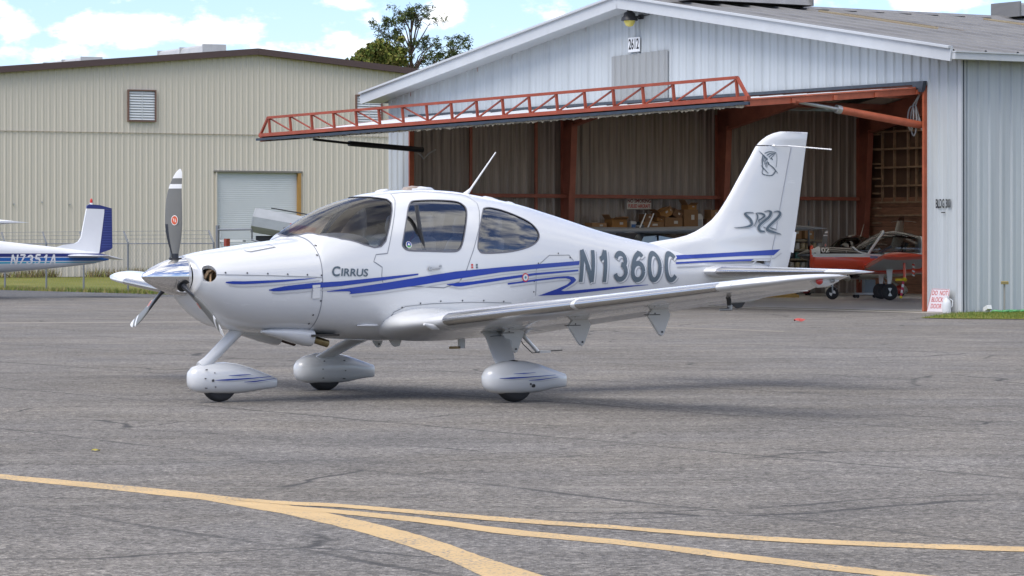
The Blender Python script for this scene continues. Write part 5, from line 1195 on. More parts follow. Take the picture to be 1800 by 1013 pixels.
# body in three bands of colour, split along the hull
def bands(name, secs, cuts, parent, nu=2.4, nl=2.5, nseg=40):
    """one hull, faces coloured by height: cuts = [(z at nose, z at tail, material)] from the top down"""
    mb = superloft(secs, nseg, nu, nl); mats = [c[2] for c in cuts]; a0, a1 = secs[0][0], secs[-1][0]
    out = [MB() for _ in cuts]; bm = bmesh.new(); vs = [bm.verts.new(v) for v in mb.v]
    for f in mb.f: bm.faces.new([vs[i] for i in f])
    for (z0, z1, m) in cuts[:-1]:
        sl = (z1 - z0) / (a1 - a0); bmesh.ops.bisect_plane(bm, geom=bm.verts[:] + bm.edges[:] + bm.faces[:], plane_co=(a0, 0, z0), plane_no=Vector((-sl, 0, 1)).normalized())
    bmesh.ops.triangulate(bm, faces=bm.faces[:]); bmesh.ops.recalc_face_normals(bm, faces=bm.faces[:])
    for f in bm.faces:
        c = f.calc_center_median(); k = len(cuts) - 1
        for i, (z0, z1, m) in enumerate(cuts[:-1]):
            if c.z > z0 + (z1 - z0) * (c.x - a0) / (a1 - a0): k = i; break
        f.material_index = k; f.smooth = True
    me = bpy.data.meshes.new(name); bm.to_mesh(me); bm.free()
    for m in mats: me.materials.append(m)
    me.set_sharp_from_angle(angle=R(60)); return link(bpy.data.objects.new(name, me), parent)
bf = bands('fuselage', secs, [(1.23, 1.21, BLKP), (1.14, 1.12, LGREY), (0, 0, RED)], bd)
superloft([(.38, .325, 1.395, 1.14, 1.2), (.60, .452, 1.425, 1.14, 1.2)], 24, 2.4, 2.2).build('cowl_collar', LGREY, bd, smooth=50)
MB().lathe([(.002, 0), (.05, .07), (.11, .20), (.16, .32), (.185, .39), (.18, .40)], (0, 0, 1.19), 'x', 28).build('spinner', BLKP, bd, smooth=50)
MB().tube([(.365, 0, 1.19), (.40, 0, 1.19)], [.186, .192], 24, cap=False).build('spinner_band', LGREY, bd, smooth=50)
pr = bpy.data.objects.new('propeller', None); link(pr, bd)
for sgn in (1, -1):
    rows = []; vs = []
    for r, c, b in ((.12, .05, 60), (.25, .10, 48), (.5, .13, 34), (.75, .115, 26), (.92, .07, 22), (.95, .02, 22)):
        for k in range(12):
            t = 2 * PI * k / 12; x, y = c / 2 * math.cos(t), c * .08 * math.sin(t); vs.append(Vector((.33 + x * math.sin(R(b)) + y * math.cos(R(b)), sgn * (x * math.cos(R(b)) - y * math.sin(R(b))), 1.19 + sgn * r)))
    MB().add(vs, [(i * 12 + k, i * 12 + (k + 1) % 12, (i + 1) * 12 + (k + 1) % 12, (i + 1) * 12 + k) for i in range(5) for k in range(12)] + [tuple(range(12)), tuple(60 + k for k in range(12))]).build('blade', BLACK, pr, smooth=60)
MB().lathe([(.19, 0), (.30, .01), (.34, .05), (.34, .09)], (.345, 0, 1.12), 'x', 24).build('cowl_front', RED, bd, smooth=50)
superloft([(.44, .05, .80, .74, .77), (.5, .24, .86, .69, .77), (.8, .28, .86, .655, .75), (1.3, .24, .80, .66, .72), (1.55, .08, .74, .68, .71)], 18).build('chin_intake', RED, bd, smooth=50)
bmB = bmesh.new(); addto(bmB, bf); TB = BVHTree.FromBMesh(bmB); bmB.free()
text_decal('02', (.74, 1.315), .17, M('white_print', (.78, .78, .76), .5), .004, .02, 1.25, 0, 'number', TB, bd)
decal('blue_placard', [(1.92, 1.10), (2.12, 1.10), (2.12, 1.17), (1.92, 1.17)], [(0, 1, 2, 3)], M('pale_blue_print', (.2, .33, .5), .5), .004, 1, TB, bd)
decal('side_grille', [(1.28, 1.255), (1.92, 1.255), (1.92, 1.30), (1.28, 1.30)], [(0, 1, 2, 3)], MATS['vent_grey_metal'], .004, 1, TB, bd)
# canopy: glass hull and pale frames
cs = [(1.50, .30, 1.40, 1.26, 1.28), (1.70, .44, 1.52, 1.22, 1.27), (2.0, .51, 1.70, 1.2, 1.27), (2.25, .53, 1.80, 1.2, 1.27), (2.6, .53, 1.845, 1.2, 1.27), (3.0, .50, 1.79, 1.2, 1.27), (3.3, .42, 1.70, 1.2, 1.28)]
superloft(cs, 32, 2.3, 2.2).build('canopy', CANOPY, bd, smooth=60)
def hoop(a, w, zt, r=.028, lean=0.0): return [PL(a - lean * (1 - math.cos(t)) , w * math.sin(t), 1.22 + (zt - 1.22) * max(0, math.cos(t)) ** .9) for t in [-PI / 2 + PI * i / 20 for i in range(21)]]
MB().tube(hoop(2.32, .535, 1.825, lean=.45), .034, 8).build('canopy_frame', LGREY, bd, smooth=60)
MB().tube([PL(1.50, .30, 1.39), PL(1.62, .40, 1.27), PL(1.9, .52, 1.20), PL(2.3, .555, 1.17)], .03, 8).tube([PL(1.50, -.30, 1.39), PL(1.62, -.40, 1.27), PL(1.9, -.52, 1.20), PL(2.3, -.555, 1.17)], .03, 8).tube([PL(2.3, .55, 1.215), PL(3.35, .47, 1.215)], .03, 8).tube([PL(2.3, -.55, 1.215), PL(3.35, -.47, 1.215)], .03, 8).tube([PL(1.5, q * .3, 1.39) for q in (-1, 0, 1)], .03, 8).build('canopy_rail', LGREY, bd, smooth=60)
superloft([(3.22, .40, 1.69, 1.0, 1.25), (3.30, .43, 1.71, 1.0, 1.25), (3.42, .40, 1.67, 1.0, 1.25), (3.5, .36, 1.5, 1.0, 1.2), (3.62, .32, 1.34, 1.0, 1.15)], 22).build('rear_bulkhead', LGREY, bd, smooth=50)
for l in (.24, -.24):
    superloft([(2.42, .18, 1.1, .95, 1.0), (2.75, .19, 1.12, .95, 1.0)], 14, 3, 3, lambda a, q, z, l=l: (a, -(q + l), z)).build('cockpit_seat', BLACK, bd)
    MB().bar(PL(2.72, l, 1.05), PL(2.92, l, 1.52), .34, .09).build('seat_back', BLACK, bd)
MB().tube([PL(2.15, .35, 1.22), PL(2.5, .40, 1.42)], .035, 8).build('harness_tube', M('pale_blue_grey', (.35, .4, .48), .5), bd)
# wings with dihedral
for s in (1, -1):
    Wz = lambda l: .84 + .075 * l
    st = [(l, 1.72 + .02 * l, 1.55 - .045 * l, Wz(l), .145, 1.5) for l in (.30, .6, 1.5, 2.8, 4.2)] + [(4.42, 1.84, 1.30, Wz(4.42), .13, 1), (4.55, 2.05, .95, Wz(4.55), .09, 0)]
    w = wing_mb(st, 0, 1, 14, .02, s); v0 = w.v; mi = []
    for f in w.f:
        c = sum((Vector(v0[i]) for i in f), Vector()) / len(f); l = abs(c.y); top = c.z > Wz(l) - .012
        mi.append(0 if (top or l > 4.25 or c.x < 1.80 + .02 * l) else 1)
    w.mi = mi; w.build('wing', [RED, UGREY], bd, smooth=45)
    MB().add([PL(1.75, s * .46, .80), PL(2.35, s * .5, .84), PL(2.1, s * 1.05, .87), PL(1.80, s * .9, .86)], [(0, 1, 2, 3)]).build('blue_root_panel', M('faded_blue_paint', (.16, .30, .38), .4), bd)
    MB().prism([(.0, 0), (.16, 0), (.12, -.42), (.03, -.42)], -.055, .055, 'y').build('main_leg', LGREY, bd, loc=PL(2.30, s * .98, .83))
    t = MB().lathe([(.10, -.08), (.17, -.085), (.205, -.06), (.218, -.02), (.218, .02), (.205, .06), (.17, .085), (.10, .08)], PL(2.38, s * 1.03, .215), 'y', 28).build('tyre', RUBBER, bd, smooth=50)
    MB().lathe([(.001, -.075), (.10, -.08), (.115, -.086), (.115, .086), (.10, .08), (.001, .075)], PL(2.38, s * 1.03, .215), 'y', 24).build('hub', BLACK, t, smooth=40)
    for q in (0, 1):
        MB().add([PL(2.38 + .11 * math.cos(a), s * (1.03 + .0885), .215 + .11 * math.sin(a)) for a in [R(60 + 180 * q + 60 * i / 6) for i in range(7)]] + [PL(2.38, s * (1.03 + .0885), .215)], [(i, i + 1, 7) for i in range(6)]).build('creep_mark', LGREY, t, recalc=False)
    wing_mb([(.05, 5.75, .85, 1.17, .1, 0), (1.0, 5.95, .65, 1.19, .1, 0), (1.65, 6.1, .5, 1.20, .08, 0)], 0, 1, 10, 0, s).build('tailplane', LGREY, bd, smooth=45)
MB().prism([(5.35, 1.22), (5.95, 1.85), (6.15, 2.20), (6.62, 2.22), (6.78, 1.10), (5.6, 1.10)], -.04, .04, 'y').build('fin', LGREY, bd)
# nose gear
MB().tube([PL(1.02, 0, .72), PL(.98, 0, .42)], [.05, .04], 12).tube([PL(.98, 0, .42), PL(.96, .0, .33)], .028, 8).build('nose_leg', LGREY, bd, smooth=60)
MB().tube([PL(1.02, .05, .40), PL(1.16, .05, .33), PL(1.04, .05, .27)], .014, 6).tube([PL(.96, .075, .34), PL(.96, .085, .17)], .018, 6).tube([PL(.96, -.075, .34), PL(.96, -.085, .17)], .018, 6).tube([PL(.96, -.08, .34), PL(.96, .08, .34)], .018, 6).build('torque_link', STEEL, bd)
t = MB().lathe([(.08, -.065), (.135, -.068), (.163, -.045), (.172, 0), (.163, .045), (.135, .068), (.08, .065)], PL(.96, 0, .17), 'y', 26).build('tyre', RUBBER, bd, smooth=50)
MB().lathe([(.001, -.06), (.085, -.07), (.085, .07), (.001, .06)], PL(.96, 0, .17), 'y', 20).build('hub', BLACK, t)
for q in (0, 1): MB().add([PL(.96 + .085 * math.cos(a), .0725, .17 + .085 * math.sin(a)) for a in [R(-10 + 180 * q + 80 * i / 6) for i in range(7)]] + [PL(.96, .0725, .17)], [(i, i + 1, 7) for i in range(6)]).build('creep_mark', LGREY, t, recalc=False)
# covered pitot: yellow head with a striped streamer pole
pc = MB().tube([PL(2.52, 3.1, 1.0), PL(2.53, 3.1, .60)], .035, 8).build('pitot_cover', RED, bd)
MB().box(PL(2.42, 3.1, .56), (.26, .06, .06)).tube([PL(2.50, 3.1, .54), PL(2.56, 3.1, .60)], .06, 8).build('cover_head', M('safety_yellow', (.75, .55, .01), .45), pc)
for i in range(5): MB().tube([PL(2.50 - .012 * i, 3.1, .52 - .075 * i), PL(2.488 - .012 * i, 3.1, .445 - .075 * i)], .03, 8).build('streamer', M('streamer_pink', (.62, .05, .12), .6) if i % 2 == 0 else LGREY, pc)
MB().tube([PL(2.44, 3.1, .14), PL(2.43, 3.1, .08)], .035, 8).build('streamer_weight', MATS['safety_yellow'], pc)
for i in range(7): MB().box(PL(2.78, 2.9, 1.0 - i * .055), (.07, .05, .035), (0, R(25), 0)).build('streamer_tag', RED if i % 2 else LGREY, bd)

# ------------------------------------------------------------------ high-wing aeroplanes (one outside, a grey one of the same make inside)
NAVY = M('navy_paint', (.018, .028, .16), .3, coat=.4); MIDBLUE = M('mid_blue_paint', (.015, .135, .46), .3, coat=.4); CYAN = M('cyan_paint', (.02, .40, .58), .3, coat=.4); AWHITE = M('aircraft_white', (.72, .73, .75), .3, coat=.3, var=.03, vscale=2)
hwp = thing('high_wing_aeroplane', 'white high wing aeroplane with blue banded tail, registration N7351A', 'aeroplane', (-18.94, 89.9, 0), R(25.3))
hs = [(-.25, .20, 1.20, .80, 1.0), (0, .42, 1.40, .68, 1.05), (.5, .52, 1.45, .62, 1.05), (1.2, .56, 1.50, .58, 1.05), (1.6, .56, 1.62, .57, 1.1), (2.2, .57, 1.98, .56, 1.15), (2.6, .57, 2.02, .56, 1.15), (3.4, .56, 2.0, .56, 1.15), (4.0, .50, 1.86, .59, 1.15), (4.6, .42, 1.66, .645, 1.15), (5.14, .36, 1.583, .695, 1.15), (5.63, .31, 1.53, .735, 1.15), (6.44, .22, 1.445, .80, 1.13), (7.24, .14, 1.36, .875, 1.11), (7.84, .09, 1.29, .945, 1.10), (8.31, .04, 1.18, 1.05, 1.10)]
hb = bands('fuselage', hs, [(1.236, 1.236, AWHITE), (1.139, 1.139, NAVY), (1.123, 1.119, AWHITE), (1.012, 1.03, MIDBLUE), (.997, 1.0, AWHITE), (.902, .985, CYAN), (0, 0, AWHITE)], hwp, 2.4, 2.4, 36)
def flatfin(poly, t0, mat, name, parent, y=0.0):
    return MB().prism(poly, y - t0, y + t0, 'y').build(name, mat, parent)
flatfin([(6.75, 1.40), (7.0, 1.478), (7.307, 1.515), (7.408, 1.568), (7.491, 1.681), (7.655, 2.50), (8.172, 2.485), (8.172, 2.40), (8.025, 1.25), (7.95, 1.20), (7.2, 1.2)], .040, AWHITE, 'fin', hwp)
flatfin([(7.655, 2.505), (7.665, 2.585), (7.75, 2.625), (8.044, 2.602), (8.398, 2.51), (8.40, 2.487), (8.18, 2.487)], .036, NAVY, 'fin_cap', hwp)
rd2 = flatfin([(8.178, 2.485), (8.400, 2.485), (8.415, 1.392), (8.35, 1.34), (8.03, 1.235)], .030, NAVY, 'rudder', hwp)
for i in range(15):
    z = 1.42 + i * .072; x0 = 8.03 + (z - 1.235) * .118
    for s in (1, -1): MB().box((x0 + (8.40 - x0) / 2 + .01, s * .032, z), ((8.40 - x0) * .86, .008, .018)).build('rudder_bead', M('navy_bead', (.05, .075, .26), .3), rd2)
MB().lathe([(.05, 0), (.045, .05)], (7.80, 0, 2.615), 'z', 14).build('beacon_base', AWHITE, hwp)
MB().lathe([(.042, 0), (.04, .06), (.025, .11), (.004, .125)], (7.80, 0, 2.665), 'z', 14).build('beacon', M('beacon_red', (.5, .02, .01), .3), hwp, smooth=60)
for s in (1, -1):
    wing_mb([(.05, 7.05, .98, 1.172, .09, 0), (.5, 7.08, .92, 1.172, .09, 0), (1.6, 7.16, .62, 1.175, .08, 0), (1.72, 7.24, .5, 1.175, .05, 0)], 0, 1, 10, 0, s).build('tailplane', AWHITE, hwp, smooth=45)
    wing_mb([(.16, 7.92, .44, 1.17, .10, 14), (1.5, 7.74, .50, 1.18, .09, 14), (1.78, 7.72, .46, 1.18, .06, 14)], 0, 1, 8, 0, s).build('elevator', AWHITE, hwp, smooth=45)
    w = wing_mb([(.0, 2.25, 1.66, 1.99, .12, 1.5), (2.6, 2.25, 1.66, 2.03, .12, 1.2), (5.0, 2.75, 1.42, 2.05, .11, 0), (5.22, 2.95, 1.30, 2.06, .09, 0), (5.36, 3.35, 1.0, 2.06, .05, 0)], 0, 1, 14, .02, s).build('wing', AWHITE, hwp, smooth=45)
    MB().bar(PL(2.75, s * .52, .75), PL(2.95, s * 2.5, 1.98), .16, .04).build('wing_strut', AWHITE, hwp)
    MB().tube([PL(2.7, s * .45, .72), PL(2.78, s * .9, .45), PL(2.8, s * 1.2, .24)], .045, 8).build('main_leg', AWHITE, hwp, smooth=60)
    MB().lathe([(.09, -.075), (.16, -.08), (.20, -.05), (.21, 0), (.20, .05), (.16, .08), (.09, .075)], PL(2.8, s * 1.28, .209), 'y', 24).build('tyre', RUBBER, hwp, smooth=50)
    MB().add([PL(1.75, s * .578, 1.40), PL(2.15, s * .552, 1.86), PL(2.8, s * .548, 1.88), PL(2.8, s * .586, 1.40)], [(0, 1, 2, 3)]).build('cabin_window', M('dark_window', (.03, .035, .045), .08, coat=1), hwp)
    MB().add([PL(2.9, s * .586, 1.40), PL(2.9, s * .548, 1.88), PL(3.7, s * .50, 1.80), PL(3.9, s * .53, 1.45)], [(0, 1, 2, 3)]).build('cabin_window', MATS['dark_window'], hwp)
    MB().tube([PL(2.9, s * .14, 2.05), PL(2.95, s * .14, 2.10), PL(3.25, s * .14, 2.52)], [.05, .022, .014], 8).build('wing_aerial', AWHITE, hwp)
MB().add([PL(1.52, .42, 1.60), PL(2.12, .38, 1.95), PL(2.12, -.38, 1.95), PL(1.52, -.42, 1.60)], [(0, 1, 2, 3)]).build('windscreen', MATS['dark_window'], hwp)
MB().lathe([(.002, -.62), (.07, -.55), (.14, -.40), (.17, -.25)], (0, 0, 1.0), 'x', 24).build('spinner', AWHITE, hwp, smooth=60)
for sgn in (1, -1): MB().bar((-.36, 0, 1.0 + sgn * .1), (-.36, sgn * .15, 1.0 + sgn * .95), .13, .03).build('blade', BLACK, hwp)
MB().tube([PL(.35, 0, .65), PL(.2, 0, .22)], .05, 8).build('nose_leg', AWHITE, hwp)
MB().lathe([(.08, -.06), (.15, -.06), (.185, 0), (.15, .06), (.08, .06)], PL(.2, 0, .184), 'y', 24).build('tyre', RUBBER, hwp, smooth=50)
grey = copy_tree(hwp, None, lambda o: not o.name.startswith('rudder_bead'), {'aircraft_white': M('faded_grey_paint', (.20, .21, .22), .4), 'navy_paint': M('faded_grey_paint', (.20, .21, .22), .4), 'mid_blue_paint': MATS['faded_grey_paint'], 'cyan_paint': MATS['faded_grey_paint']})
grey.name = 'high_wing_aeroplane.001'
GX = Vector((3.45, 87.0, 0)) - Vector((.6, .8, 0)) * 2.65
pose(grey, GX.x, GX.y, 53.13, .915)
tag(grey, 'grey high wing aeroplane with two white roof aerials inside the hangar', 'aeroplane')
for c in grey.children:
    if c.name.startswith('wing_aerial'):
        for sl in c.material_slots: sl.material = M('aerial_white', (.75, .74, .70), .4)
bmB = bmesh.new(); addto(bmB, hb); TB = BVHTree.FromBMesh(bmB); bmB.free()
LWH = M('letter_white', (.80, .80, .80), .4)
write('N7351A', (5.36, .920), .285, .255, .232, .050, .16, LWH, .006, bvh=TB, parent=hwp, base_slope=0, name='registration_letter')

# ------------------------------------------------------------------ fence, tanker, trees, grass
FSTEEL = M('fence_galvanised', (.21, .22, .23), .5, .5, var=.1, vscale=3)
fl = lambda s: Vector((-15.1, 107.0, 0)) + HEX * s
fence = thing('chain_link_fence', 'chain link fence with angled barbed wire arms along the grass edge', 'fence', fl(0), H_ANG)
posts = [-39.4, -36.4, -33.4, -30.4, -27.3, -24.3, -21.3, -18.3, -15.2, -12.2, -9.2, -6.2, -3.3, 0, 2.84, 6.05, 8.98, 11.8]
for s in posts:
    part(MB().tube([(s, 0, 0), (s, 0, 1.56)], .032, 8), 'fence_post', FSTEEL, fence)
    part(MB().bar((s, 0, 1.54), (s - .55, .12, 1.90), .045, .04), 'barb_arm', FSTEEL, fence)
part(MB().tube([(-39.4, 0, 1.52), (11.8, 0, 1.52)], .019, 6), 'top_rail', FSTEEL, fence)
for k in range(3): part(MB().tube([(-39.4 - .18 * (k + 1), .04 * (k + 1), 1.54 + .12 * (k + 1)), (11.8 - .18 * (k + 1), .04 * (k + 1), 1.54 + .12 * (k + 1))], .006, 4), 'barbed_wire', FSTEEL, fence)
# woven wire as real thin wires
mb = MB()
for i in range(256):
    x = -39.4 + i * .2
    for d in (1, -1):
        xa, xb_ = x, x + d * 1.5
        if xb_ < -39.4 or xb_ > 11.8: continue
        mb.add([(xa, 0, .03), (xa + .006, 0, .03), (xb_ + .006, 0, 1.5), (xb_, 0, 1.5)], [(0, 1, 2, 3)])
o = part(mb, 'chain_link', FSTEEL, fence, recalc=False); o['kind'] = 'stuff'
for s, h in ((12.05, 2.05), (16.2, 1.98)): part(MB().tube([(s, 0, 0), (s, 0, h)], .06, 10), 'gate_post', FSTEEL, fence)
part(MB().box((12.45, .1, 1.55), (.16, .12, .22)), 'gate_latch', M('latch_red', (.25, .04, .02), .6), fence)
gt = part(MB().tube([(12.1, 0, 1.92), (14.2, 0, 1.92), (14.2, 0, 1.62), (16.1, 0, 1.34)], .028, 8), 'gate_frame', FSTEEL, fence)
part(MB().tube([(12.1, 0, .1), (16.1, 0, .1)], .028, 8), 'gate_rail', FSTEEL, fence)
# tanker
TK = M('tank_aluminium', (.36, .375, .385), .38, .45, var=.12, vscale=1.5); TKW = M('tanker_white', (.62, .63, .63), .4)
tk = thing('tanker_truck', 'silver fuel tanker truck with red end panel behind the fence', 'tanker', (-9.1, 114.0, 0), math.atan2(-.05, 1.0))
oct_ = [(-1.15, 1.82), (-1.15, 2.30), (-.72, 2.72), (.72, 2.72), (1.15, 2.30), (1.15, 1.82), (.9, 1.50), (-.9, 1.50)]
body = part(MB().prism(oct_, 0, 5.2, 'x'), 'tank', TK, tk); body.rotation_euler = (0, R(10), 0); body.location = (0, 0, .92); body.scale = (1, .75, .68)
for x in (-.02, 1.7, 3.5, 5.17): part(MB().prism([(y * 1.012, 2.1 + (z - 2.1) * 1.014) for y, z in oct_], x, x + .05, 'x'), 'tank_band', TK, body)
part(MB().box((2.6, -.5, 2.86), (4.2, .05, .05)).box((2.6, .5, 2.86), (4.2, .05, .05)).box((.55, 0, 2.86), (.05, 1.0, .05)).box((4.7, 0, 2.86), (.05, 1.0, .05)), 'catwalk_rail', BLACK, body)
for x in (2.0, 2.9, 3.9): part(MB().lathe([(.26, 0), (.26, .08), (.18, .14)], (x, 0, 2.72), 'z', 16), 'tank_hatch', BLACK, body)
part(MB().box((1.75, -1.163, 2.06), (.9, .02, .46)), 'red_panel', M('tanker_red', (.50, .05, .035), .45), body)
part(MB().box((2.6, 0, 1.55), (4.6, .8, .5)), 'tank_cradle', BLACK, tk)
part(MB().box((2.3, 0, 1.2), (7.2, .9, .22)), 'chassis', BLACK, tk)
part(MB().box((2.6, -1.0, 1.42), (5.2, .06, .16)).box((2.6, 1.0, 1.42), (5.2, .06, .16)), 'side_skirt', TKW, tk)
for x in (.3, 3.4, 4.5):
    for s in (1, -1): part(MB().lathe([(.2, -.12), (.46, -.12), (.5, -.08), (.5, .08), (.46, .12), (.2, .12)], (x, s * .95, .5), 'y', 24), 'wheel', RUBBER, tk, smooth=40)
cab = part(MB().prism([(5.55, .7), (7.3, .7), (7.3, 1.5), (7.0, 2.35), (5.55, 2.4)], -1.05, 1.05, 'y'), 'cab', TKW, tk)
part(MB().box((6.3, -1.06, 1.95), (.8, .02, .5)), 'cab_window', MATS['dark_window'], cab)
for s in (1, -1): part(MB().lathe([(.2, -.12), (.46, -.12), (.5, -.08), (.5, .08), (.46, .12), (.2, .12)], (6.6, s * .95, .5), 'y', 24), 'wheel', RUBBER, tk, smooth=40)
part(MB().box((-.55, -.4, 1.62), (.9, .8, .06)).box((-.98, -.78, 1.48), (.06, .06, .9)).box((-.98, .0, 1.48), (.06, .06, .9)).box((-.98, -.4, 1.85), (.06, .82, .28)), 'rear_rack', TKW, tk)

LEAF = lambda n, c: M(n, c, .7, var=.35, vscale=.7, spec=.2)
BARK = M('pine_bark', (.11, .075, .055), .9, var=.3, vscale=3)
def tree(name, label, base, h, crown, mats, trunk_r, seed, needle=True, tilt=.0):
    rg = random.Random(seed); t = thing(name, label, 'tree', base)
    tp = [(tilt * h * (z ** 2) + .12 * math.sin(z * 5), .08 * math.cos(z * 7), h * z) for z in [i / 12 for i in range(13)]]
    mb = MB().tube(tp, [trunk_r * (1 - .85 * i / 12) for i in range(13)], 10)
    leaves = [MB() for _ in mats]
    def tuft(c, r, n, k=None):
        for _ in range(n):
            d = Vector((rg.gauss(0, 1), rg.gauss(0, 1), rg.gauss(0, .75))); d.normalize(); q = Vector(c) + d * r * rg.random() ** .5
            ax = Vector((rg.gauss(0, 1), rg.gauss(0, 1), rg.gauss(.3, .8))).normalized(); b = ax.cross(Vector((rg.gauss(0, 1), rg.gauss(0, 1), rg.gauss(0, 1)))).normalized()
            L, w = (rg.uniform(.16, .30), rg.uniform(.022, .042)) if needle else (rg.uniform(.10, .2), rg.uniform(.07, .13))
            m = leaves[rg.randrange(len(mats)) if k is None else k]; m.add([q - ax * L / 2 - b * w, q - ax * L / 2 + b * w, q + ax * L / 2 + b * w * .4, q + ax * L / 2 - b * w * .4], [(0, 1, 2, 3)])
    for (dx, dz, rx, n) in crown:
        for _ in range(max(1, n - 1) if needle else n):
            a = rg.uniform(0, 2 * PI); p = Vector((dx + rx * .5 * math.cos(a) * rg.random(), rx * .9 * math.sin(a), dz + rg.uniform(-.25, .25)))
            z0 = max(h * .25, p.z - abs(dx) * .55 - .8); k = min(max(z0 / h, 0), .98); i = int(k * 12); b0 = Vector(tp[i])
            mid = b0.lerp(p, .55) + Vector((rg.uniform(-.2, .2), rg.uniform(-.2, .2), rg.uniform(-.1, .35)))
            mb.tube([b0, mid, p], [.055, .035, .015], 5, cap=False)
            for _ in range(3):
                c = p + Vector((rg.gauss(0, .45), rg.gauss(0, .45), rg.gauss(.08, .22))); mb.tube([mid.lerp(p, .6), c], [.016, .008], 4, cap=False); tuft(c, rg.uniform(.22, .40), 38 if needle else 80)
    part(mb, 'trunk', BARK, t, smooth=60)
    for k, lm in enumerate(leaves): part(lm, 'crown', mats[k], t, recalc=False)['kind'] = 'stuff'
PX = lambda u, v, Y: ((u - 900) / 5800 * Y, CAM_H - (v - 433) / 5800 * Y)
TY = 205.0; bx = PX(726, 0, TY)[0]
cr = []
for (u, v, r, n) in [(705, 25, .55, 3), (745, 30, .5, 3), (685, 40, .55, 3), (725, 42, .6, 3), (675, 58, .5, 3), (665, 50, .35, 2), (755, 42, .4, 2), (690, 62, .5, 3), (720, 66, .45, 2), (760, 68, .5, 3), (745, 85, .5, 2), (700, 85, .5, 3), (775, 88, .5, 3), (805, 75, .4, 3), (795, 95, .45, 3), (808, 88, .35, 2), (770, 105, .5, 3), (690, 100, .55, 3), (740, 108, .5, 3), (715, 118, .5, 3), (755, 122, .5, 2), (675, 76, .35, 2), (730, 28, .45, 3), (665, 118, .5, 2)]:
    x, z = PX(u, v, TY); cr.append((x - bx, z, r, n))
tree('pine_tree', 'tall sparse pine tree with open crown beyond the two buildings', (bx, TY, 0), PX(0, 20, TY)[1], cr, [LEAF('pine_dark', (.035, .055, .020)), LEAF('pine_mid', (.062, .088, .026)), LEAF('pine_light', (.11, .13, .04))], .24, 11)
cr = []; bx2 = PX(665, 0, 200)[0]
for (u, v, r, n) in [(650, 100, .6, 4), (665, 92, .6, 4), (680, 90, .5, 4), (640, 108, .5, 4), (695, 105, .6, 4), (660, 112, .7, 5), (680, 118, .7, 5), (645, 122, .6, 4), (635, 114, .3, 2)]:
    x, z = PX(u, v, 200); cr.append((x - bx2, z, r, n))
tree('broadleaf_tree', 'yellow green leafy treetop beneath the pine, behind the beige roof', (bx2, 200, 0), PX(0, 96, 200)[1], cr, [LEAF('leaf_yellowgreen', (.15, .17, .03)), LEAF('leaf_green', (.09, .125, .028)), LEAF('leaf_olive', (.17, .155, .04))], .2, 5, needle=False)

def blades(name, area, n, h, mats, seed, z=0.0, kind='stuff', label=None, dens=None):
    rg = random.Random(seed); ms = [MB() for _ in mats]
    xs = [p[0] for p in area]; ys = [p[1] for p in area]; c = 0
    while c < n:
        x, y = rg.uniform(min(xs), max(xs)), rg.uniform(min(ys), max(ys))
        if not pip(x, y, area): continue
        c += 1
        if dens and rg.random() > dens(x, y): continue
        a = rg.uniform(0, 2 * PI); w = rg.uniform(.004, .009) * (h / .08) ** .7; hh = h * rg.uniform(.4, 1.3); dx, dy = math.cos(a) * w, math.sin(a) * w; lx, ly = rg.gauss(0, .35) * hh, rg.gauss(0, .35) * hh
        rg.choice(ms).add([(x - dx, y - dy, z), (x + dx, y + dy, z), (x + lx, y + ly, z + hh)], [(0, 1, 2)])
    for m, mt in zip(ms, mats):
        if m.v:
            o = m.build(name, mt, recalc=False); o['kind'] = kind
            tag(o, label, 'grass')
G1, G2, G3 = M('blade_green', (.075, .135, .012), .7), M('blade_yellow', (.17, .19, .02), .7), M('blade_straw', (.26, .21, .08), .8)
gpoly = [hw(24.75, -.15)[:2], hw(26.6, -2.3)[:2], hw(28.4, -4.3)[:2], hw(29.2, -4.2)[:2], hw(31.5, -2.6)[:2], hw(33, 2)[:2], hw(30, 9)[:2], hw(24.75, 12)[:2]]
g = sheet('grass_verge', gpoly, .012, GRASS)
blades('grass_tufts', gpoly, 15000, .055, [G1, G1, G2], 2, .012, label='short green grass on the verge beside the hangar side wall')
fa = [tuple((fl(s) + HEY * d)[:2]) for s, d in ((-42, -.85), (13, -.85), (13, .5), (-42, .5))]
blades('grass_tufts', fa, 16000, .14, [G1, G2, G3], 3, 0, label='longer grass along the foot of the chain link fence')
wb_ = [tuple((B0 + BX * s + BY * d)[:2]) for s, d in ((-16, -1.6), (-3, -1.6), (-3, -.1), (-16, -.1))]
blades('dry_weeds', wb_, 5000, .42, [G3, M('weed_brown', (.12, .075, .04), .9), G2], 4, 0, label='dry brown weeds along the foot of the beige warehouse wall', dens=lambda x, y: max(0, noise.noise(Vector((x * .6, y * .6, 1.0))) * 2.2 + .35))

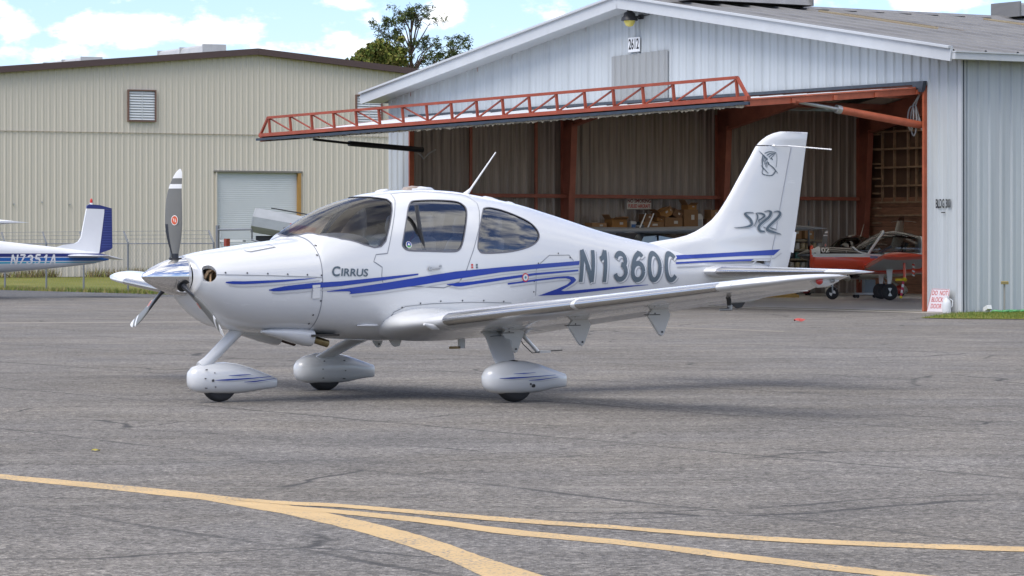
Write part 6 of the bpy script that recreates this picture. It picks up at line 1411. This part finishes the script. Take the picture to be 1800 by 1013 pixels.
# ------------------------------------------------------------------ things on and around the hangar
def on_hangar(x, y, z): return hw(x, y, z)
lp = thing('wall_lamp', 'gable lamp with black hood and yellow lens under the ridge', 'lamp', hw(12.42, -.06, 6.93), H_ANG)
part(MB().box((.10, -.03, .18), (.16, .06, .12)).tube([(.10, -.06, .18), (.0, -.28, .16)], .03, 8).tube([(.14, 0, .2), (.42, 0, .22)], .012, 6), 'lamp_arm', BLACK, lp)
part(MB().lathe([(.21, -.02), (.20, .05), (.15, .10), (.13, .18), (.05, .22)], (0, -.30, .10), 'z', 18), 'lamp_hood', BLACK, lp, smooth=40)
part(MB().box((.03, -.30, .36), (.14, .1, .10)).box((-.05, -.30, .38), (.05, .05, .14)), 'photocell', BLACK, lp)
part(MB().lathe([(.03, -.17), (.09, -.145), (.135, -.07), (.15, -.01)], (0, -.30, .10), 'z', 18), 'lamp_lens', M('yellowed_lens', (.62, .52, .09), .25, coat=.6), lp, smooth=60)
def text_on(txt, o, size, mat, c, bold=.02, xs=1.0, shear=0, name='lettering', y=-.004, gap=1.0):
    v, f = text_poly(txt, size, bold * size, xs, shear, gap=gap); return MB().add([(c[0] + a, y, c[1] + b) for a, b in v], f).build(name, mat, o, recalc=False)
PRBLK = M('print_black', (.02, .02, .022), .6); PRRED = M('print_red', (.50, .045, .035), .6); BOARD = M('sign_board_white', (.72, .73, .74), .5, var=.05, vscale=2)
sg = thing('number_sign', 'white number plate reading 2612 under the gable lamp', 'sign', hw(12.22, -.085, 6.44), H_ANG)
part(MB().box((0, 0, 0), (.50, .02, .36)), 'sign_board', BOARD, sg); text_on('2612', sg, .36, PRBLK, (0, -.0), .02, .62, y=-.014)
sg = thing('building_sign', 'flat BLDG 300 sign on the white wall right of the door', 'sign', hw(24.03, -.043, 2.33), H_ANG)
text_on('BLDG 300', sg, .27, PRBLK, (0, .03), .02, .44, y=-.004); part(MB().box((0, -.002, -.155), (.13, .004, .022)), 'dash_mark', PRBLK, sg)
sg = thing('door_sign', 'leaning white board reading DO NOT BLOCK DOOR in red', 'sign', hw(24.05, -.26, .012), H_ANG); sg.rotation_euler = (R(-14), 0, H_ANG); sg.scale = (.92, .92, .95)
part(MB().prism([(-.33, 0), (.36, 0), (.36, .50), (.33, .54), (-.28, .545), (-.31, .52)], -.008, .008, 'y'), 'sign_board', M('pinkish_board', (.66, .60, .62), .5, var=.08, vscale=4), sg)
for i, t in enumerate(('DO  NOT', 'BLOCK', 'DOOR')): text_on(t, sg, .155, PRRED, (-.03 + .05 * (i == 0), .435 - .155 * i), .004, .85, y=-.012)
part(MB().bar((-.33, -.011, .02), (-.285, -.011, .53), .012, .004).bar((-.285, -.011, .535), (.33, -.011, .53), .012, .004).bar((.345, -.011, .51), (.345, -.011, .02), .012, .004), 'red_border', PRRED, sg)
sg = thing('smoking_sign', 'white sign with red NO SMOKING lettering on the inner hangar wall', 'sign', hw(.20, 8.36, 2.685), H_ANG + PI / 2)
part(MB().box((0, 0, 0), (.86, .02, .33)), 'sign_board', M('old_sign_white', (.60, .585, .54), .6, var=.08, vscale=5), sg); text_on('NO SMOKING', sg, .15, M('print_maroon', (.20, .035, .03), .6), (0, .075), .03, .88, y=-.014); text_on('FUELED AIRCRAFT', sg, .135, PRRED, (0, -.075), .03, .70, y=-.014)
# jug, hose, standpipe, scraps
jg = MB().lathe([(.085, 0), (.095, .02), (.095, .20), (.08, .26), (.035, .31), (.032, .335)], (0, 0, 0), 'z', 20).build('plastic_jug', M('milky_plastic', (.62, .64, .65), .4), smooth=50); jg.location = hw(24.50, -.34, .002)
tag(jg, 'milky plastic jug standing beside the leaning red lettered board', 'jug'); MB().lathe([(.036, .32), (.036, .36)], (0, 0, 0), 'z', 14).build('cap', M('jug_cap', (.7, .7, .7), .4), jg)
MB().tube([(.06, 0, .30), (.13, 0, .26), (.12, 0, .14), (.09, 0, .12)], .014, 8).build('handle', MATS['milky_plastic'], jg)
lm = MB().lathe([(.05, 0), (.07, .03), (.06, .10), (.02, .12)], (0, 0, 0), 'z', 14).build('ground_lamp', M('lamp_white', (.6, .61, .6), .4), smooth=50); lm.location = hw(25.1, .25, .012); tag(lm, 'small white ground lamp at the foot of the hangar corner', 'lamp')
MB().bar((0, 0, .06), (.06, -.12, .12), .12, .09).build('lamp_head', MATS['lamp_white'], lm)
sp_ = MB().tube([(0, 0, 0), (0, 0, .62)], .02, 8).build('water_standpipe', M('weathered_pipe', (.26, .25, .23), .6)); sp_.location = hw(25.13, .75, .01); tag(sp_, 'thin water standpipe with tap on the grass by the side wall', 'standpipe')
MB().box((0, -.03, .63), (.16, .07, .05)).tube([(-.08, -.03, .66), (.08, -.03, .66)], .016, 6).build('tap', M('brass_tap', (.30, .24, .10), .4, .6), sp_)
rg = random.Random(9); pts = []
for i in range(90):
    t = i / 89; a = i * .55; pts.append(tuple(hw(25.35 + .16 * math.sin(a), .35 + 2.3 * t + .28 * math.cos(a), .03 + .012 * (i % 3))))
hz = MB().tube(smooth_line(pts, 3), .018, 6).build('garden_hose', M('green_hose', (.10, .36, .13), .45), smooth=60); tag(hz, 'green garden hose lying in loops on the grass verge', 'hose')
def scrap(name, label, cat, loc, mat, seed, r=.16, h=.05):
    rg = random.Random(seed); n = 12; vs = [(0, 0, h)]
    for k in range(n):
        a = 2 * PI * k / n; q = r * rg.uniform(.55, 1.1); vs.append((q * math.cos(a), q * .7 * math.sin(a), .004 + rg.uniform(0, h * .7)))
    for k in range(n):
        a = 2 * PI * k / n; q = r * rg.uniform(.25, .5); vs.append((q * math.cos(a), q * .7 * math.sin(a), h * rg.uniform(.3, 1)))
    fs = [(0, 1 + n + k, 1 + n + (k + 1) % n) for k in range(n)] + [(1 + n + k, 1 + k, 1 + (k + 1) % n, 1 + n + (k + 1) % n) for k in range(n)]
    o = MB().add(vs, fs).build(name, mat, recalc=False); o.location = loc; tag(o, label, cat); return o
scrap('red_rag', 'crumpled red rag lying on the asphalt in front of the hangar', 'rag', (5.46, 62.8, .0), M('rag_red', (.42, .07, .06), .8), 2, .12, .07)
scrap('fallen_leaf', 'small dry yellow leaf on the asphalt near the yellow line', 'leaf', (-2.92, 23.14, .0), M('leaf_yellow', (.36, .30, .05), .7), 4, .045, .02)
ck = MB().prism([(-.62, 0), (.62, 0), (.62, .07), (.5, .12), (-.62, .10)], -.07, .07, 'y').build('wooden_beam', M('yellow_timber', (.42, .26, .075), .7, var=.15, vscale=5), None); ck.location = (7.35, 91.6, .012); tag(ck, 'short yellow timber beam on the hangar floor behind the tail', 'beam')

# shelf deck with cartons along the left wall
CB = [M('cardboard_brown', (.27, .155, .075), .8, var=.12, vscale=3), M('cardboard_tan', (.34, .20, .10), .8, var=.12, vscale=3), M('cardboard_dark', (.19, .105, .055), .8, var=.12, vscale=3), M('cardboard_orange', (.38, .19, .06), .8, var=.1, vscale=3)]
TAPE = M('parcel_label', (.6, .58, .54), .6)
sh = thing('storage_shelf', 'long timber shelf loaded with cartons along the inner left wall', 'shelf', hw(.30, 9.0, .012), H_ANG + PI / 2)
for k in range(6): part(MB().box((-3.15 + k * 1.25, -.42, 1.88), (1.24, .82, .04)), 'shelf_board', WOODL, sh)
for x in (-3.7, -1.2, 1.3, 3.6):
    for y in (-.06, -.78): part(MB().box((x, y, .93), (.08, .08, 1.86)), 'shelf_leg', WOOD, sh)
part(MB().box((-.05, -.84, 1.84), (7.5, .03, .09)), 'shelf_edge', WOOD, sh)
def carton(y, z, w, h, d, m, label, tilt=0.0, openflap=False, x=.55, yaw=0.0):
    r = thing('cardboard_box', label, 'box', hw(x, y, z), H_ANG + PI / 2 + yaw, 'cartons on the long shelf'); r.rotation_euler = (0, tilt, H_ANG + PI / 2 + yaw)
    part(MB().box((0, 0, h / 2), (w, d, h)), 'carton', CB[m], r)
    part(MB().box((w * .12, -d / 2 - .003, h * .62), (w * .22, .004, h * .24)), 'label', TAPE, r)
    if openflap:
        part(MB().bar((-w / 2, 0, h + .002), (-w / 2 - .10, 0, h + .14), d * .9, .008), 'flap', CB[(m + 1) % 4], r); part(MB().bar((0, -d / 2 + .0, h), (0, -d / 2 - .13, h + .06), w * .9, .008), 'flap', CB[(m + 1) % 4], r)
Z0 = 1.915
carton(6.60, Z0, .50, .20, .4, 1, 'low flat tan carton at the left end of the shelf')
carton(7.30, Z0, .52, .30, .4, 3, 'orange carton with slanted open lid near the left shelf end', 0, True)
carton(7.36, Z0 + .30, .50, .05, .38, 3, 'flattened orange carton lid resting on the open carton', R(-8))
carton(8.45, Z0, .82, .24, .4, 0, 'wide brown carton beneath the no smoking sign')
carton(8.36, Z0 + .24, .28, .22, .3, 2, 'small dark carton stacked on the wide brown carton')
carton(8.78, Z0 + .245, .22, .10, .3, 3, 'little orange carton lying open beside the small stacked carton', R(10), True)
carton(9.20, Z0, .62, .36, .45, 0, 'big brown carton in the middle heap, lowest of its pile')
carton(9.0, Z0 + .37, .38, .24, .35, 3, 'tilted orange carton on top left of the middle heap', R(-24), True)
carton(9.33, Z0 + .37, .30, .22, .35, 2, 'tilted dark carton on top right of the middle heap', R(28))
carton(9.20, Z0 + .45, .18, .22, .25, 1, 'slim tan carton wedged upright between the two tilted cartons', R(-30))
carton(9.82, Z0, .50, .60, .45, 0, 'tall brown carton right of the middle heap')
carton(9.90, Z0 + .60, .30, .14, .35, 3, 'open orange carton standing on the tall brown carton', 0, True)
carton(10.58, Z0, .34, .33, .4, 2, 'dark carton at the right end of the shelf, lower of two')
carton(10.72, Z0 + .33, .26, .27, .35, 1, 'tan carton stacked at the right shelf end, upper of two')
for y, nm, lab, m, mt in ((7.84, 'oil_jug', 'white and blue oil container on the shelf between cartons', M('oil_white', (.6, .6, .58), .4), M('oil_blue', (.03, .12, .35), .4)), (10.20, 'white_canister', 'tall white canister between the tall carton and right end', MATS['oil_white'], M('canister_grey', (.4, .42, .44), .5))):
    hh = .25 if nm == 'oil_jug' else .48
    r = thing(nm, lab, 'container', hw(.6, y, Z0), H_ANG + PI / 2); part(MB().prism([(-.11, 0), (.11, 0), (.11, hh * .8), (.05, hh), (-.11, hh)], -.09, .09, 'y'), 'container_body', MATS['oil_white'], r); part(MB().box((0, -.094, hh * .4), (.17, .006, hh * .5)), 'label', mt, r)
hm = MB().lathe([(.17, 0), (.175, .10), (.14, .19), (.07, .235), (.005, .245)], (0, 0, 0), 'z', 20).build('black_bucket', BLACK, smooth=50); hm.location = hw(.62, 8.05, Z0); tag(hm, 'round black bucket on the shelf beside the wide brown carton', 'bucket')
MB().lathe([(.18, .095), (.185, .11), (.18, .125)], (0, 0, 0), 'z', 20).build('rim', STEEL, hm)
# paint can rack behind the tail
rk = thing('can_rack', 'metal rack of paint cans behind the white tail', 'shelf', hw(.45, 13.95, .012), H_ANG + PI / 2)
RACK = M('rack_cream', (.34, .30, .22), .5, var=.1, vscale=4)
LV = [.45, .74, 1.03, 1.32, 1.60]
for z in LV: part(MB().box((0, -.02, z), (1.7, .56, .05)), 'rack_shelf', RACK, rk)
for x in (-.86, .86):
    for y in (-.30, .26): part(MB().box((x, y, .95), (.05, .05, 1.9)), 'rack_post', STEEL, rk)
CANM = [M('can_teal', (.10, .26, .25), .35, .2), M('can_white', (.5, .5, .48), .4), M('can_dark', (.08, .09, .11), .35, .3), M('can_cream', (.45, .38, .24), .4)]
can_me = {}
for li, z in enumerate(LV[:-1]):
    for k in range(8):
        key = (li + 2 * (k % 4 == 3)) % 4
        if key not in can_me: can_me[key] = MB().lathe([(.082, 0), (.086, .01), (.086, .17), (.08, .18)], (0, 0, 0), 'z', 14).mesh('paint_can', CANM[key], 40)
        o = link(bpy.data.objects.new('paint_can', can_me[key])); o.location = hw(.45 + .16, 13.95 - .74 + k * .21, .012 + z + .027)
        tag(o, ['teal', 'white', 'dark', 'cream'][key] + ' paint can on the ' + ['lowest', 'second', 'third', 'top'][li] + ' rack shelf, ' + ['leftmost', 'second', 'third', 'fourth', 'fifth', 'sixth', 'seventh', 'rightmost'][k] + ' of its row', 'can', 'paint cans on the rack')
carton(13.75, 1.66, .42, .30, .36, 0, 'brown carton on top of the paint can rack, left', x=.5)
carton(14.25, 1.66, .34, .24, .36, 1, 'tan carton on top of the paint can rack, right', R(4), x=.5)
# bits about the red trainer
tb = thing('tool_trolley', 'small grey tool trolley on the hangar floor under the red trainer', 'trolley', (9.75, 90.9, .012), R(10))
part(MB().box((0, 0, .12), (.7, .35, .05)), 'deck', STEEL, tb); part(MB().box((.08, 0, .33), (.30, .28, .36)), 'tool_box', M('blue_grey_box', (.20, .25, .30), .5), tb)
for x in (-.28, .28):
    for y in (-.13, .13): part(MB().lathe([(.02, -.02), (.055, -.02), (.055, .02), (.02, .02)], (x, y, .055), 'y', 14), 'castor', BLACK, tb)
